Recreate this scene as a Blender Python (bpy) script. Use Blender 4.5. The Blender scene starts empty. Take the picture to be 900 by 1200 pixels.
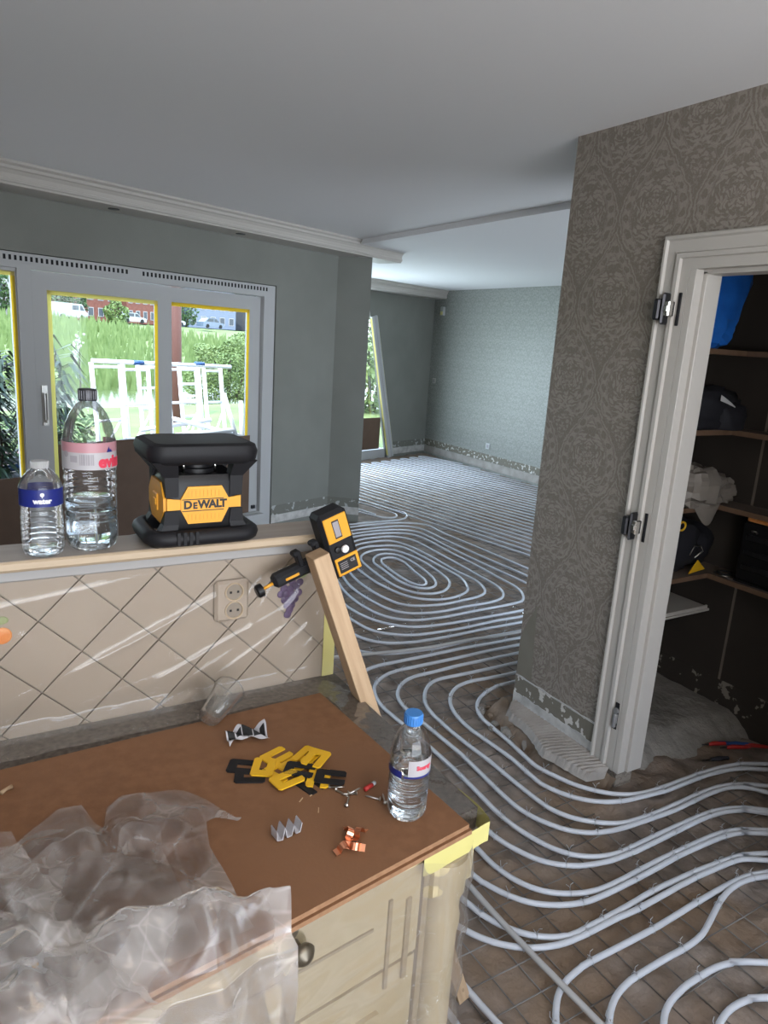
import bpy, bmesh, math, random
import numpy as np
from mathutils import Vector, Matrix
random.seed(7)
rng = np.random.default_rng(7)
PI = math.pi
SC = bpy.context.scene
COL = SC.collection

# ------------------------------------------------------------------ camera
def camera():
    pitch, roll, yaw = math.radians(13.497), math.radians(3.697), math.radians(31.458)
    cy, sy = math.cos(yaw), math.sin(yaw)
    f = Vector((sy*math.cos(pitch), cy*math.cos(pitch), -math.sin(pitch)))
    r0 = Vector((cy, -sy, 0)); u0 = r0.cross(f)
    c, s = math.cos(roll), math.sin(roll)
    r = c*r0 + s*u0; u = -s*r0 + c*u0
    cam = bpy.data.cameras.new('camera')
    cam.sensor_fit = 'VERTICAL'; cam.sensor_height = 24.0
    cam.lens = 829.4/1200*24.0
    cam.clip_start = 0.02; cam.clip_end = 600
    o = bpy.data.objects.new('camera', cam); COL.objects.link(o)
    m = Matrix((( r.x, u.x, -f.x, 0), (r.y, u.y, -f.y, 0), (r.z, u.z, -f.z, 1.68), (0, 0, 0, 1)))
    o.matrix_world = m
    SC.camera = o
camera()

# ------------------------------------------------------------------ world, sun, lamps, exposure
SC.view_settings.view_transform = 'Standard'
SC.view_settings.look = 'None'
SC.view_settings.gamma = 1.0
SC.view_settings.use_curve_mapping = False
SC.view_settings.exposure = 0.0
SKY_STRENGTH = 7.2
w = bpy.data.worlds.new('sky'); SC.world = w; w.use_nodes = True
wt = w.node_tree
bg = wt.nodes['Background']
tc = wt.nodes.new('ShaderNodeTexCoord')
sx = wt.nodes.new('ShaderNodeSeparateXYZ'); wt.links.new(tc.outputs['Generated'], sx.inputs[0])
rp = wt.nodes.new('ShaderNodeValToRGB')
rp.color_ramp.elements[0].position = 0.0; rp.color_ramp.elements[0].color = (0.80, 0.89, 1.0, 1)
rp.color_ramp.elements[1].position = 0.7; rp.color_ramp.elements[1].color = (0.52, 0.70, 1.0, 1)
wt.links.new(sx.outputs['Z'], rp.inputs[0]); wt.links.new(rp.outputs[0], bg.inputs['Color'])
bg.inputs['Strength'].default_value = SKY_STRENGTH
sun = bpy.data.lights.new('sun', 'SUN'); sun.energy = 7.0; sun.angle = 0.02; sun.color = (1.0, 0.94, 0.84)
so = bpy.data.objects.new('sun', sun); COL.objects.link(so)
so.rotation_euler = Vector((0.35, 0.55, -1.0)).to_track_quat('-Z', 'Y').to_euler()

def area(name, loc, direction, sx_, sy_, energy, color, portal=False):
    l = bpy.data.lights.new(name, 'AREA'); l.shape = 'RECTANGLE'; l.size = sx_; l.size_y = sy_
    l.energy = energy; l.color = color
    if portal: l.cycles.is_portal = True
    o = bpy.data.objects.new(name, l); COL.objects.link(o)
    o.location = loc
    o.rotation_euler = Vector(direction).to_track_quat('-Z', 'Y').to_euler()
    return o

# ------------------------------------------------------------------ frames of reference in plan
WA = math.radians(19.457)
WD = Vector((math.cos(WA), math.sin(WA), 0)); WN = Vector((math.sin(WA), -math.cos(WA), 0))
W0 = Vector((2.463, 6.002, 0)); F0 = Vector((6.703, 9.80, 0))
def WP(s, n, z): return W0 + WD*s + WN*n + Vector((0, 0, z))
def FP(s, n, z): return F0 + WD*s + WN*n + Vector((0, 0, z))
CEIL, CEIL2 = 2.556, 2.516
# daylight portals in the real window openings
area('daylight_window', WP(-1.85, -0.16, 1.2), WN, 3.5, 1.9, 1, (1, 1, 1), True)
# daylight entering by the windows the picture does not show (far room, rear kitchen, living side)
area('daylight_far_window', FP(-2.45, -0.10, 1.1), WN, 1.6, 1.9, 125, (0.72, 0.85, 1.0))
area('daylight_rear_window', (0.5, -2.02, 1.5), (0.25, 0.45, 0.86), 2.9, 1.6, 100, (1.0, 0.94, 0.87))
area('daylight_living_window', (5.0, 0.47, 1.3), (0, 1, 0.05), 2.5, 1.9, 60, (0.74, 0.87, 1.0))
# added warm fill for the kitchen's tone, unseen above and behind the camera
area('kitchen_warm_fill', (0.7, -0.7, 2.50), (0, 0.0, -1), 0.9, 0.3, 10, (1.0, 0.80, 0.60))

# ------------------------------------------------------------------ mesh helpers
class MB:
    def __init__(s): s.v = []; s.f = []
    def add(s, vs, fs):
        b = len(s.v); s.v += [tuple(x) for x in vs]; s.f += [tuple(i+b for i in q) for q in fs]; return s
    def box(s, c, d, rot=None, bev=0.0):
        hx, hy, hz = d[0]/2, d[1]/2, d[2]/2
        c = Vector(c)
        if bev <= 0:
            P = [Vector((x, y, z)) for z in (-hz, hz) for y in (-hy, hy) for x in (-hx, hx)]
            F = [(0, 2, 3, 1), (4, 5, 7, 6), (0, 1, 5, 4), (2, 6, 7, 3), (0, 4, 6, 2), (1, 3, 7, 5)]
        else:
            b = min(bev, hx*.98, hy*.98, hz*.98)
            P = []; F = []
            idx = {}
            for sx in (-1, 1):
                for sy in (-1, 1):
                    for sz in (-1, 1):
                        idx[(sx, sy, sz, 0)] = len(P); P.append(Vector((sx*hx, sy*(hy-b), sz*(hz-b))))
                        idx[(sx, sy, sz, 1)] = len(P); P.append(Vector((sx*(hx-b), sy*hy, sz*(hz-b))))
                        idx[(sx, sy, sz, 2)] = len(P); P.append(Vector((sx*(hx-b), sy*(hy-b), sz*hz)))
            def q(l, flip):
                F.append(tuple(l if not flip else l[::-1]))
            for g in (-1, 1):
                q([idx[(g, -1, -1, 0)], idx[(g, 1, -1, 0)], idx[(g, 1, 1, 0)], idx[(g, -1, 1, 0)]], g < 0)
                q([idx[(-1, g, -1, 1)], idx[(-1, g, 1, 1)], idx[(1, g, 1, 1)], idx[(1, g, -1, 1)]], g < 0)
                q([idx[(-1, -1, g, 2)], idx[(1, -1, g, 2)], idx[(1, 1, g, 2)], idx[(-1, 1, g, 2)]], g < 0)
            for a in (-1, 1):
                for b2 in (-1, 1):
                    q([idx[(a, b2, -1, 0)], idx[(a, b2, -1, 1)], idx[(a, b2, 1, 1)], idx[(a, b2, 1, 0)]], a*b2 < 0)
                    q([idx[(a, -1, b2, 0)], idx[(a, 1, b2, 0)], idx[(a, 1, b2, 2)], idx[(a, -1, b2, 2)]], a*b2 < 0)
                    q([idx[(-1, a, b2, 1)], idx[(-1, a, b2, 2)], idx[(1, a, b2, 2)], idx[(1, a, b2, 1)]], a*b2 < 0)
                    for c3 in (-1, 1):
                        q([idx[(a, b2, c3, 0)], idx[(a, b2, c3, 1)], idx[(a, b2, c3, 2)]], a*b2*c3 < 0)
        if rot is not None: P = [rot @ p for p in P]
        return s.add([p+c for p in P], F)
    def bx(s, a, b, bev=0.0):
        return s.box([(a[i]+b[i])/2 for i in range(3)], [abs(b[i]-a[i]) for i in range(3)], None, bev)
    def prism(s, poly, vec):
        n = len(poly); poly = [Vector(p) for p in poly]; vec = Vector(vec)
        return s.add(poly+[p+vec for p in poly], [tuple(range(n))[::-1], tuple(range(n, 2*n))]+[(i, (i+1) % n, n+(i+1) % n, n+i) for i in range(n)])
    def tube(s, path, r, n=8, closed=False, cap=True):
        P = [Vector(p) for p in path]; m = len(P)
        rr = r if isinstance(r, (list, tuple)) else [r]*m
        vs = []; up = None
        for i in range(m):
            if closed: t = P[(i+1) % m]-P[i-1]
            else: t = P[min(i+1, m-1)]-P[max(i-1, 0)]
            if t.length < 1e-9: t = Vector((0, 0, 1))
            t.normalize()
            if up is None:
                up = Vector((0, 0, 1)) if abs(t.z) < .9 else Vector((1, 0, 0))
            a = t.cross(up)
            if a.length < 1e-6: a = t.cross(Vector((1, 0, 0)))
            a.normalize(); b = a.cross(t); up = b
            for k in range(n):
                an = 2*PI*k/n
                vs.append(P[i]+a*math.cos(an)*rr[i]+b*math.sin(an)*rr[i])
        fs = []
        for i in range(m if closed else m-1):
            j = (i+1) % m
            for k in range(n):
                k2 = (k+1) % n
                fs.append((i*n+k, i*n+k2, j*n+k2, j*n+k))
        if cap and not closed:
            fs.append(tuple(range(n))); fs.append(tuple((m-1)*n+k for k in range(n))[::-1])
        return s.add(vs, fs)
    def lathe(s, prof, n=24, c=(0, 0, 0), cap=True):
        c = Vector(c); vs = []; fs = []; m = len(prof)
        for r, z in prof:
            for k in range(n):
                a = 2*PI*k/n; vs.append(c+Vector((r*math.cos(a), r*math.sin(a), z)))
        for i in range(m-1):
            for k in range(n):
                k2 = (k+1) % n; fs.append((i*n+k, i*n+k2, (i+1)*n+k2, (i+1)*n+k))
        if cap:
            fs.append(tuple(range(n))[::-1]); fs.append(tuple((m-1)*n+k for k in range(n)))
        return s.add(vs, fs)
    def grid(s, nu, nv, fn):
        vs = [fn(i/(nu-1), j/(nv-1)) for j in range(nv) for i in range(nu)]
        fs = [(j*nu+i, j*nu+i+1, (j+1)*nu+i+1, (j+1)*nu+i) for j in range(nv-1) for i in range(nu-1)]
        return s.add(vs, fs)
    def ball(s, c, r, n=10, m=7, sq=(1, 1, 1), jit=0.0):
        c = Vector(c); vs = [c+Vector((0, 0, -r*sq[2]))]; fs = []
        for j in range(1, m):
            th = PI*j/m
            for k in range(n):
                a = 2*PI*k/n; q = 1+(random.uniform(-jit, jit) if jit else 0)
                vs.append(c+Vector((r*q*sq[0]*math.sin(th)*math.cos(a), r*q*sq[1]*math.sin(th)*math.sin(a), -r*q*sq[2]*math.cos(th))))
        vs.append(c+Vector((0, 0, r*sq[2]))); L = len(vs)-1
        for k in range(n):
            k2 = (k+1) % n
            fs.append((0, 1+k2, 1+k)); fs.append((L, 1+(m-2)*n+k, 1+(m-2)*n+k2))
            for j in range(m-2): fs.append((1+j*n+k, 1+j*n+k2, 1+(j+1)*n+k2, 1+(j+1)*n+k))
        return s.add(vs, fs)
    def rot(s, M, c=(0, 0, 0)):
        c = Vector(c); s.v = [tuple(c+(M @ (Vector(p)-c))) for p in s.v]; return s
    def build(s, name, mat, parent=None, smooth=False, local=False, recalc=True):
        me = bpy.data.meshes.new(name)
        off = Vector((0, 0, 0))
        if parent is not None and not local: off = parent_world(parent)
        me.from_pydata([tuple(Vector(p)-off) for p in s.v], [], s.f)
        if recalc:
            bm = bmesh.new(); bm.from_mesh(me); bmesh.ops.recalc_face_normals(bm, faces=bm.faces); bm.to_mesh(me); bm.free()
        if mat is not None: me.materials.append(mat)
        if smooth:
            me.polygons.foreach_set('use_smooth', [True]*len(me.polygons))
            if smooth is not True:
                me.set_sharp_from_angle(angle=math.radians(smooth))
        me.update()
        o = bpy.data.objects.new(name, me); COL.objects.link(o)
        if parent is not None: o.parent = parent
        return o
def parent_world(p):
    v = Vector((0, 0, 0))
    while p is not None: v += p.location; p = p.parent
    return v
def tag(o, label=None, cat=None, group=None, kind=None):
    if label: o['label'] = label
    if cat: o['category'] = cat
    if group: o['group'] = group
    if kind: o['kind'] = kind
    return o
def thing(name, label, cat, loc=(0, 0, 0), group=None, rot=None, kind=None):
    o = bpy.data.objects.new(name, None); COL.objects.link(o); o.location = loc
    o.empty_display_size = 0.05
    if rot is not None: o.rotation_euler = rot
    return tag(o, label, cat, group, kind)
def struct(mb, name, mat, label=None, parent=None, smooth=False):
    o = mb.build(name, mat, parent, smooth)
    if parent is None: tag(o, label, None, None, 'structure')
    return o
def sempty(name, label, loc=(0, 0, 0)):
    o = bpy.data.objects.new(name, None); COL.objects.link(o); o.location = loc; return tag(o, label, None, None, 'structure')
def dup(o, parent=None):
    c = o.copy(); COL.objects.link(c); c.parent = parent
    for ch in o.children: dup(ch, c)
    return c
def smooth_path(P, sub=4):
    P = [Vector(p) for p in P]; n = len(P); out = []
    for i in range(n-1):
        p0, p1, p2, p3 = P[max(i-1, 0)], P[i], P[i+1], P[min(i+2, n-1)]
        for k in range(sub):
            t = k/sub
            out.append(.5*((2*p1)+(-p0+p2)*t+(2*p0-5*p1+4*p2-p3)*t*t+(-p0+3*p1-3*p2+p3)*t**3))
    out.append(P[-1]); return out
def clip_poly(poly, x0, x1, y0, y1):
    def cut(P, ax, lim, sg):
        out = []
        for i in range(len(P)):
            a, b = P[i-1], P[i]; da, db = sg*(a[ax]-lim), sg*(b[ax]-lim)
            if (da >= 0) != (db >= 0):
                t = da/(da-db); out.append((a[0]+(b[0]-a[0])*t, a[1]+(b[1]-a[1])*t))
            if db >= 0: out.append(b)
        return out
    for ax, lim, sg in ((0, x0, 1), (0, x1, -1), (1, y0, 1), (1, y1, -1)):
        poly = cut(poly, ax, lim, sg)
        if len(poly) < 3: return []
    return poly
# value noise on arrays
_perm = rng.random((64, 64))
def vnoise(x, y, f=1.0, seed=0):
    x = np.asarray(x, float)*f+seed*13.37; y = np.asarray(y, float)*f+seed*7.91
    xi = np.floor(x).astype(int); yi = np.floor(y).astype(int); fx = x-xi; fy = y-yi
    fx = fx*fx*(3-2*fx); fy = fy*fy*(3-2*fy)
    g = lambda a, b: _perm[a % 64, b % 64]
    return (g(xi, yi)*(1-fx)+g(xi+1, yi)*fx)*(1-fy)+(g(xi, yi+1)*(1-fx)+g(xi+1, yi+1)*fx)*fy-.5
def fbm(x, y, f=1.0, o=4, seed=0):
    s = 0; a = 1.0
    for k in range(o): s = s+a*vnoise(x, y, f*2**k, seed+k); a *= .5
    return s

# ------------------------------------------------------------------ materials
class X:                                     # tiny expression wrapper for Math nodes
    T = None
    def __init__(s, k): s.k = k
    @staticmethod
    def op(o, *a):
        n = X.T.nodes.new('ShaderNodeMath'); n.operation = o
        for i, v in enumerate(a):
            if isinstance(v, X): X.T.links.new(v.k, n.inputs[i])
            else: n.inputs[i].default_value = v
        return X(n.outputs[0])
    def __add__(s, o): return X.op('ADD', s, o)
    __radd__ = __add__
    def __sub__(s, o): return X.op('SUBTRACT', s, o)
    def __rsub__(s, o): return X.op('SUBTRACT', o, s)
    def __mul__(s, o): return X.op('MULTIPLY', s, o)
    __rmul__ = __mul__
    def __truediv__(s, o): return X.op('DIVIDE', s, o)
    def abs(s): return X.op('ABSOLUTE', s)
    def frac(s): return X.op('FRACT', s)
    def cos(s): return X.op('COSINE', s)
    def sin(s): return X.op('SINE', s)
    def sqrt(s): return X.op('SQRT', s)
    def lt(s, o): return X.op('LESS_THAN', s, o)
    def step(s, a, b):
        n = X.T.nodes.new('ShaderNodeMapRange'); n.interpolation_type = 'SMOOTHSTEP'
        X.T.links.new(s.k, n.inputs['Value']); n.inputs['From Min'].default_value = a; n.inputs['From Max'].default_value = b
        return X(n.outputs['Result'])
    def band(s, a, b, e): return s.step(a-e, a+e)*(1-s.step(b-e, b+e))
def newmat(name):
    m = bpy.data.materials.new(name); m.use_nodes = True
    t = m.node_tree; t.nodes.clear()
    out = t.nodes.new('ShaderNodeOutputMaterial')
    return m, t, out
def pmat(name, col, rough=.6, metal=0.0, col2=None, vscale=6.0, vdet=5.0, vlo=.35, vhi=.65, bump=0.0, bscale=60.0, spec=.5, stretch=None, trans=0.0, ior=1.45, emit=None, coat=0.0, col3=None, v3=2.0):
    m, t, out = newmat(name)
    b = t.nodes.new('ShaderNodeBsdfPrincipled'); t.links.new(b.outputs[0], out.inputs[0])
    b.inputs['Base Color'].default_value = (*col, 1); b.inputs['Roughness'].default_value = rough
    b.inputs['Metallic'].default_value = metal; b.inputs['Specular IOR Level'].default_value = spec
    b.inputs['Transmission Weight'].default_value = trans; b.inputs['IOR'].default_value = ior
    b.inputs['Coat Weight'].default_value = coat
    if emit:
        b.inputs['Emission Color'].default_value = (*emit[0], 1); b.inputs['Emission Strength'].default_value = emit[1]
    co = t.nodes.new('ShaderNodeTexCoord'); vec = co.outputs['Object']
    if stretch:
        mp = t.nodes.new('ShaderNodeMapping'); mp.inputs['Scale'].default_value = stretch
        t.links.new(vec, mp.inputs[0]); vec = mp.outputs[0]
    if col2 is not None:
        n = t.nodes.new('ShaderNodeTexNoise'); n.inputs['Scale'].default_value = vscale; n.inputs['Detail'].default_value = vdet
        t.links.new(vec, n.inputs['Vector'])
        r = t.nodes.new('ShaderNodeValToRGB'); r.color_ramp.elements[0].position = vlo; r.color_ramp.elements[1].position = vhi
        r.color_ramp.elements[0].color = (*col, 1); r.color_ramp.elements[1].color = (*col2, 1)
        t.links.new(n.outputs['Fac'], r.inputs[0]); src = r.outputs[0]
        if col3 is not None:
            n3 = t.nodes.new('ShaderNodeTexNoise'); n3.inputs['Scale'].default_value = v3; n3.inputs['Detail'].default_value = 3
            t.links.new(vec, n3.inputs['Vector'])
            r3 = t.nodes.new('ShaderNodeValToRGB'); r3.color_ramp.elements[0].position = .45; r3.color_ramp.elements[1].position = .6
            t.links.new(n3.outputs['Fac'], r3.inputs[0])
            mx = t.nodes.new('ShaderNodeMixRGB'); t.links.new(r3.outputs[0], mx.inputs[0]); t.links.new(src, mx.inputs[1]); mx.inputs[2].default_value = (*col3, 1)
            src = mx.outputs[0]
        t.links.new(src, b.inputs['Base Color'])
    if bump > 0:
        n2 = t.nodes.new('ShaderNodeTexNoise'); n2.inputs['Scale'].default_value = bscale; n2.inputs['Detail'].default_value = 4
        t.links.new(vec, n2.inputs['Vector'])
        bp = t.nodes.new('ShaderNodeBump'); bp.inputs['Strength'].default_value = bump; bp.inputs['Distance'].default_value = .01
        t.links.new(n2.outputs['Fac'], bp.inputs['Height']); t.links.new(bp.outputs[0], b.inputs['Normal'])
    return m
def film(name, tint=(.93, .93, .93), diff=.1, rough=.12, gl=.5, col=(.8, .8, .8), bump=0.0, bscale=20.0, crease=0.0):
    # thin plastic film: clear, with its own sheen and a little milkiness
    m, t, out = newmat(name)
    tr = t.nodes.new('ShaderNodeBsdfTransparent'); tr.inputs[0].default_value = (*tint, 1)
    g = t.nodes.new('ShaderNodeBsdfGlossy'); g.inputs['Roughness'].default_value = rough; g.inputs[0].default_value = (1, 1, 1, 1)
    fr = t.nodes.new('ShaderNodeFresnel'); fr.inputs['IOR'].default_value = 1.5
    mu = t.nodes.new('ShaderNodeMath'); mu.operation = 'MULTIPLY'; mu.inputs[1].default_value = gl*2; mu.use_clamp = True
    t.links.new(fr.outputs[0], mu.inputs[0])
    mx = t.nodes.new('ShaderNodeMixShader'); t.links.new(mu.outputs[0], mx.inputs[0]); t.links.new(tr.outputs[0], mx.inputs[1]); t.links.new(g.outputs[0], mx.inputs[2])
    d = t.nodes.new('ShaderNodeBsdfDiffuse'); d.inputs[0].default_value = (*col, 1)
    tl = t.nodes.new('ShaderNodeBsdfTranslucent'); tl.inputs[0].default_value = (*col, 1)
    m2 = t.nodes.new('ShaderNodeMixShader'); m2.inputs[0].default_value = .4; t.links.new(d.outputs[0], m2.inputs[1]); t.links.new(tl.outputs[0], m2.inputs[2])
    m3 = t.nodes.new('ShaderNodeMixShader'); m3.inputs[0].default_value = diff; t.links.new(mx.outputs[0], m3.inputs[1]); t.links.new(m2.outputs[0], m3.inputs[2])
    t.links.new(m3.outputs[0], out.inputs[0])
    if crease > 0:                           # folds whiten the plastic along thin lines
        co = t.nodes.new('ShaderNodeTexCoord'); X.T = t; tot = None
        for sc, w_, k in ((5.5, .035, 1.0), (12, .04, .6), (25, .05, .3)):
            wob = t.nodes.new('ShaderNodeTexNoise'); wob.inputs['Scale'].default_value = sc*.7; wob.inputs['Detail'].default_value = 1
            t.links.new(co.outputs['Object'], wob.inputs['Vector'])
            ad = t.nodes.new('ShaderNodeVectorMath'); ad.operation = 'MULTIPLY_ADD'; ad.inputs[1].default_value = (.12/sc*5,)*3
            t.links.new(wob.outputs['Color'], ad.inputs[0]); t.links.new(co.outputs['Object'], ad.inputs[2])
            n = t.nodes.new('ShaderNodeTexVoronoi'); n.feature = 'DISTANCE_TO_EDGE'; n.inputs['Scale'].default_value = sc
            t.links.new(ad.outputs[0], n.inputs['Vector'])
            l = (1-X(n.outputs['Distance']).step(0.0, w_))*(k*crease); tot = l if tot is None else tot+l
        big = t.nodes.new('ShaderNodeTexNoise'); big.inputs['Scale'].default_value = 5; big.inputs['Distortion'].default_value = 1.0
        t.links.new(co.outputs['Object'], big.inputs['Vector'])
        tot = tot+diff+(X(big.outputs['Fac']).step(.46, .54)-.5)*diff*.9
        t.links.new(tot.k, m3.inputs[0])
    if bump > 0:
        co = t.nodes.new('ShaderNodeTexCoord')
        n2 = t.nodes.new('ShaderNodeTexNoise'); n2.inputs['Scale'].default_value = bscale; n2.inputs['Detail'].default_value = 3
        t.links.new(co.outputs['Object'], n2.inputs['Vector'])
        bp = t.nodes.new('ShaderNodeBump'); bp.inputs['Strength'].default_value = bump; bp.inputs['Distance'].default_value = .01
        t.links.new(n2.outputs['Fac'], bp.inputs['Height'])
        for q in (g, d, fr): t.links.new(bp.outputs[0], q.inputs['Normal'])
    return m

def tape_mat(name, col):
    m, t, out = newmat(name)
    d = t.nodes.new('ShaderNodeBsdfDiffuse'); d.inputs[0].default_value = (*col, 1)
    tl = t.nodes.new('ShaderNodeBsdfTranslucent'); tl.inputs[0].default_value = (*col, 1)
    m2 = t.nodes.new('ShaderNodeMixShader'); m2.inputs[0].default_value = .75
    t.links.new(d.outputs[0], m2.inputs[1]); t.links.new(tl.outputs[0], m2.inputs[2]); t.links.new(m2.outputs[0], out.inputs[0])
    return m
def lerp(f, a, b): return a+(b-a)*f
def damask(name, dark, light, rough=.55, spec=.4, axis='Y', grain=.9):
    m, t, out = newmat(name); X.T = t
    b = t.nodes.new('ShaderNodeBsdfPrincipled'); t.links.new(b.outputs[0], out.inputs[0])
    b.inputs['Roughness'].default_value = rough; b.inputs['Specular IOR Level'].default_value = spec
    co = t.nodes.new('ShaderNodeTexCoord')
    nz = t.nodes.new('ShaderNodeTexNoise'); nz.inputs['Scale'].default_value = 38; nz.inputs['Detail'].default_value = 2
    t.links.new(co.outputs['Object'], nz.inputs['Vector'])
    sp = t.nodes.new('ShaderNodeSeparateXYZ'); t.links.new(co.outputs['Object'], sp.inputs[0])
    ns = t.nodes.new('ShaderNodeSeparateXYZ'); t.links.new(nz.outputs['Color'], ns.inputs[0])
    wob = .028
    u = (X(sp.outputs[axis])-1.946+(X(ns.outputs[0])-.5)*wob)/.335
    v = (2.539-X(sp.outputs['Z'])+(X(ns.outputs[1])-.5)*wob)/.65
    ax = ((u+.5).frac()-.5).abs(); at = v.frac()
    wA = (1-(at*(2*PI)).cos())*.25
    inA = ax.lt(wA)
    bx = (u.frac()-.5).abs(); bt = (v+.5).frac()
    x = lerp(inA, bx, ax); tt = lerp(inA, bt, at)
    wv = (1-(tt*(2*PI)).cos())*.25
    d = wv-x
    # lobed lower edge of each scale
    lx = x-.2; ly = (tt-.60)*1.94
    ld = (lx*lx+ly*ly).sqrt()
    low = tt.step(.58, .62)
    inside = 1-low*ld.step(.20, .21)*tt.step(.55, .60)
    lobe = ld.band(.185, .21, .006)*low
    val = d.band(.016, .038, .006)*.9            # light border cord
    val = val+d.band(.055, .068, .005)*.6
    # ring of leaves
    ph = (tt*13+x*2).frac()-.5; dd = (d-.115)/.042
    leaf = 1-(dd*dd+ph*ph*7.5).step(.7, 1.0)
    ring = d.band(.07, .165, .01)
    val = val+ring*(1-leaf)*.85
    val = val+d.band(.172, .186, .005)*.5
    # flower and scrolls in the heart of the scale
    cy_ = (tt-.48)*1.94; r = (x*x+cy_*cy_).sqrt()
    th = X.op('ARCTAN2', x, cy_)
    pet = ((th*8)+(r*44).sin()*1.8).sin()*(r*70+(th*5).sin()*2.0).sin()
    core = d.step(.19, .20)
    val = val+core*pet.step(-.05, .25)*.95
    # spray under the lobes
    cy2 = (tt-.86)*1.94; th2 = X.op('ARCTAN2', x, cy2); r2 = (x*x+cy2*cy2).sqrt()
    spray = (((th2*10)+r2*30).sin()*(r2*80+(th2*4).sin()*2).sin()).step(-.05, .25)*d.step(.05, .06)
    val = lerp(inside, spray*.8, val)+lobe*.8
    vn = t.nodes.new('ShaderNodeTexNoise'); vn.inputs['Scale'].default_value = 46; vn.inputs['Detail'].default_value = 1; vn.inputs['Distortion'].default_value = .6
    t.links.new(co.outputs['Object'], vn.inputs['Vector'])
    vein = 1-(X(vn.outputs['Fac'])-.5).abs().step(.012, .035)
    val = X.op('MINIMUM', val+vein*.45, 1.0)
    fine = t.nodes.new('ShaderNodeTexNoise'); fine.inputs['Scale'].default_value = 160; fine.inputs['Detail'].default_value = 3
    t.links.new(co.outputs['Object'], fine.inputs['Vector'])
    val = val*.85+(X(fine.outputs['Fac'])-.5)*grain
    r_ = t.nodes.new('ShaderNodeMixRGB'); t.links.new(val.k, r_.inputs[0]); r_.use_clamp = True
    r_.inputs[1].default_value = (*dark, 1); r_.inputs[2].default_value = (*light, 1)
    t.links.new(r_.outputs[0], b.inputs['Base Color'])
    bp = t.nodes.new('ShaderNodeBump'); bp.inputs['Strength'].default_value = .25; bp.inputs['Distance'].default_value = .002
    t.links.new(val.k, bp.inputs['Height']); t.links.new(bp.outputs[0], b.inputs['Normal'])
    return m
M = {}
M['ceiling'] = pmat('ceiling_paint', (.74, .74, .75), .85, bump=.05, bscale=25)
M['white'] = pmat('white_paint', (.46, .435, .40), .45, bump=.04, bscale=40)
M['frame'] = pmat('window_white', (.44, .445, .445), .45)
M['grey_wall'] = pmat('grey_green_paint', (.190, .195, .175), .75, col2=(.208, .213, .192), vscale=3, bump=.08, bscale=120)
M['paper'] = damask('damask_wallpaper', (.170, .144, .119), (.275, .245, .212))
M['paper_x'] = damask('damask_wallpaper_end', (.170, .144, .119), (.275, .245, .212), axis='X')
M['paper_far'] = damask('window_lit_damask', (.195, .205, .185), (.30, .305, .28), .5, .5, grain=1.8)  # same damask with sheen, window light put into its lighter colour
M['olive'] = pmat('bare_olive_wall', (.165, .15, .118), .8, col2=(.19, .175, .14), vscale=8)
M['flake'] = pmat('flaked_plaster', (.17, .155, .125), .85, col2=(.55, .53, .49), vscale=22, vdet=3, vlo=.57, vhi=.60, bump=.3, bscale=30)
M['flake_grey'] = pmat('flaked_grey_wall', (.16, .16, .14), .85, col2=(.42, .43, .42), vscale=16, vdet=3, vlo=.58, vhi=.61, bump=.3, bscale=30)
M['plaster'] = pmat('white_plaster', (.55, .54, .52), .9, col2=(.38, .37, .35), vscale=14, bump=.4, bscale=60)
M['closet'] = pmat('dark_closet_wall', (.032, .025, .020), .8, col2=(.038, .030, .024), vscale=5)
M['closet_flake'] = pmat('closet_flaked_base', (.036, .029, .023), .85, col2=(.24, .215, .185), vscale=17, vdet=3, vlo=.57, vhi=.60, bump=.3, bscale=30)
M['ground'] = pmat('dug_out_ground', (.155, .124, .102), .92, col2=(.33, .275, .235), vscale=9, vdet=8, vlo=.3, vhi=.72, bump=1.0, bscale=26, col3=(.23, .165, .115), v3=2.4)
M['screed'] = pmat('old_screed', (.19, .175, .155), .92, col2=(.27, .25, .225), vscale=5, vdet=8, bump=.6, bscale=40)
M['adhesive'] = pmat('tile_adhesive', (.37, .345, .32), .9, col2=(.29, .265, .24), vscale=8, bump=.4, bscale=60)
M['earth'] = pmat('brown_mortar', (.13, .092, .062), .95, col2=(.22, .17, .13), vscale=9, vdet=7, bump=.8, bscale=30)
M['pipe'] = pmat('pipe_plastic', (.56, .58, .62), .38, spec=.5)
M['pipe_old'] = pmat('feed_pipe_plastic', (.44, .43, .42), .5)
M['wire'] = pmat('mesh_wire', (.085, .072, .062), .5, metal=.3, col2=(.28, .27, .26), vscale=4)
M['zinc'] = pmat('zinc_wire', (.55, .56, .58), .35, metal=.9)
M['tile'] = pmat('cream_tile', (.305, .25, .197), .35, col2=(.335, .277, .22), vscale=3.5)
M['grout'] = pmat('tile_grout', (.235, .198, .158), .9)
M['wood'] = pmat('pine', (.42, .285, .17), .6, col2=(.51, .36, .225), vscale=9, stretch=(9, 9, .7), bump=.1, bscale=20)
M['wood_end'] = pmat('pine_end', (.40, .28, .17), .75, col2=(.32, .21, .125), vscale=40)
M['ledge'] = pmat('ledge_wood', (.30, .255, .215), .5, col2=(.35, .30, .255), vscale=5, stretch=(.6, 8, 8))
M['ledge_edge'] = pmat('ledge_edging', (.40, .305, .205), .45, col2=(.45, .35, .24), vscale=5, stretch=(.6, 8, 8))
M['mdf'] = pmat('hardboard', (.175, .080, .036), .66, col2=(.21, .10, .047), vscale=45, vdet=6, col3=(.192, .092, .044), v3=3, bump=.05, bscale=200)
M['mdf_edge'] = pmat('hardboard_edge', (.31, .17, .09), .8, col2=(.25, .13, .065), vscale=80)
M['granite'] = pmat('dark_worktop', (.050, .041, .035), .6, col2=(.115, .096, .082), vscale=90, vdet=6)
M['cream'] = pmat('cream_cabinet', (.56, .47, .285), .45)
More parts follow.
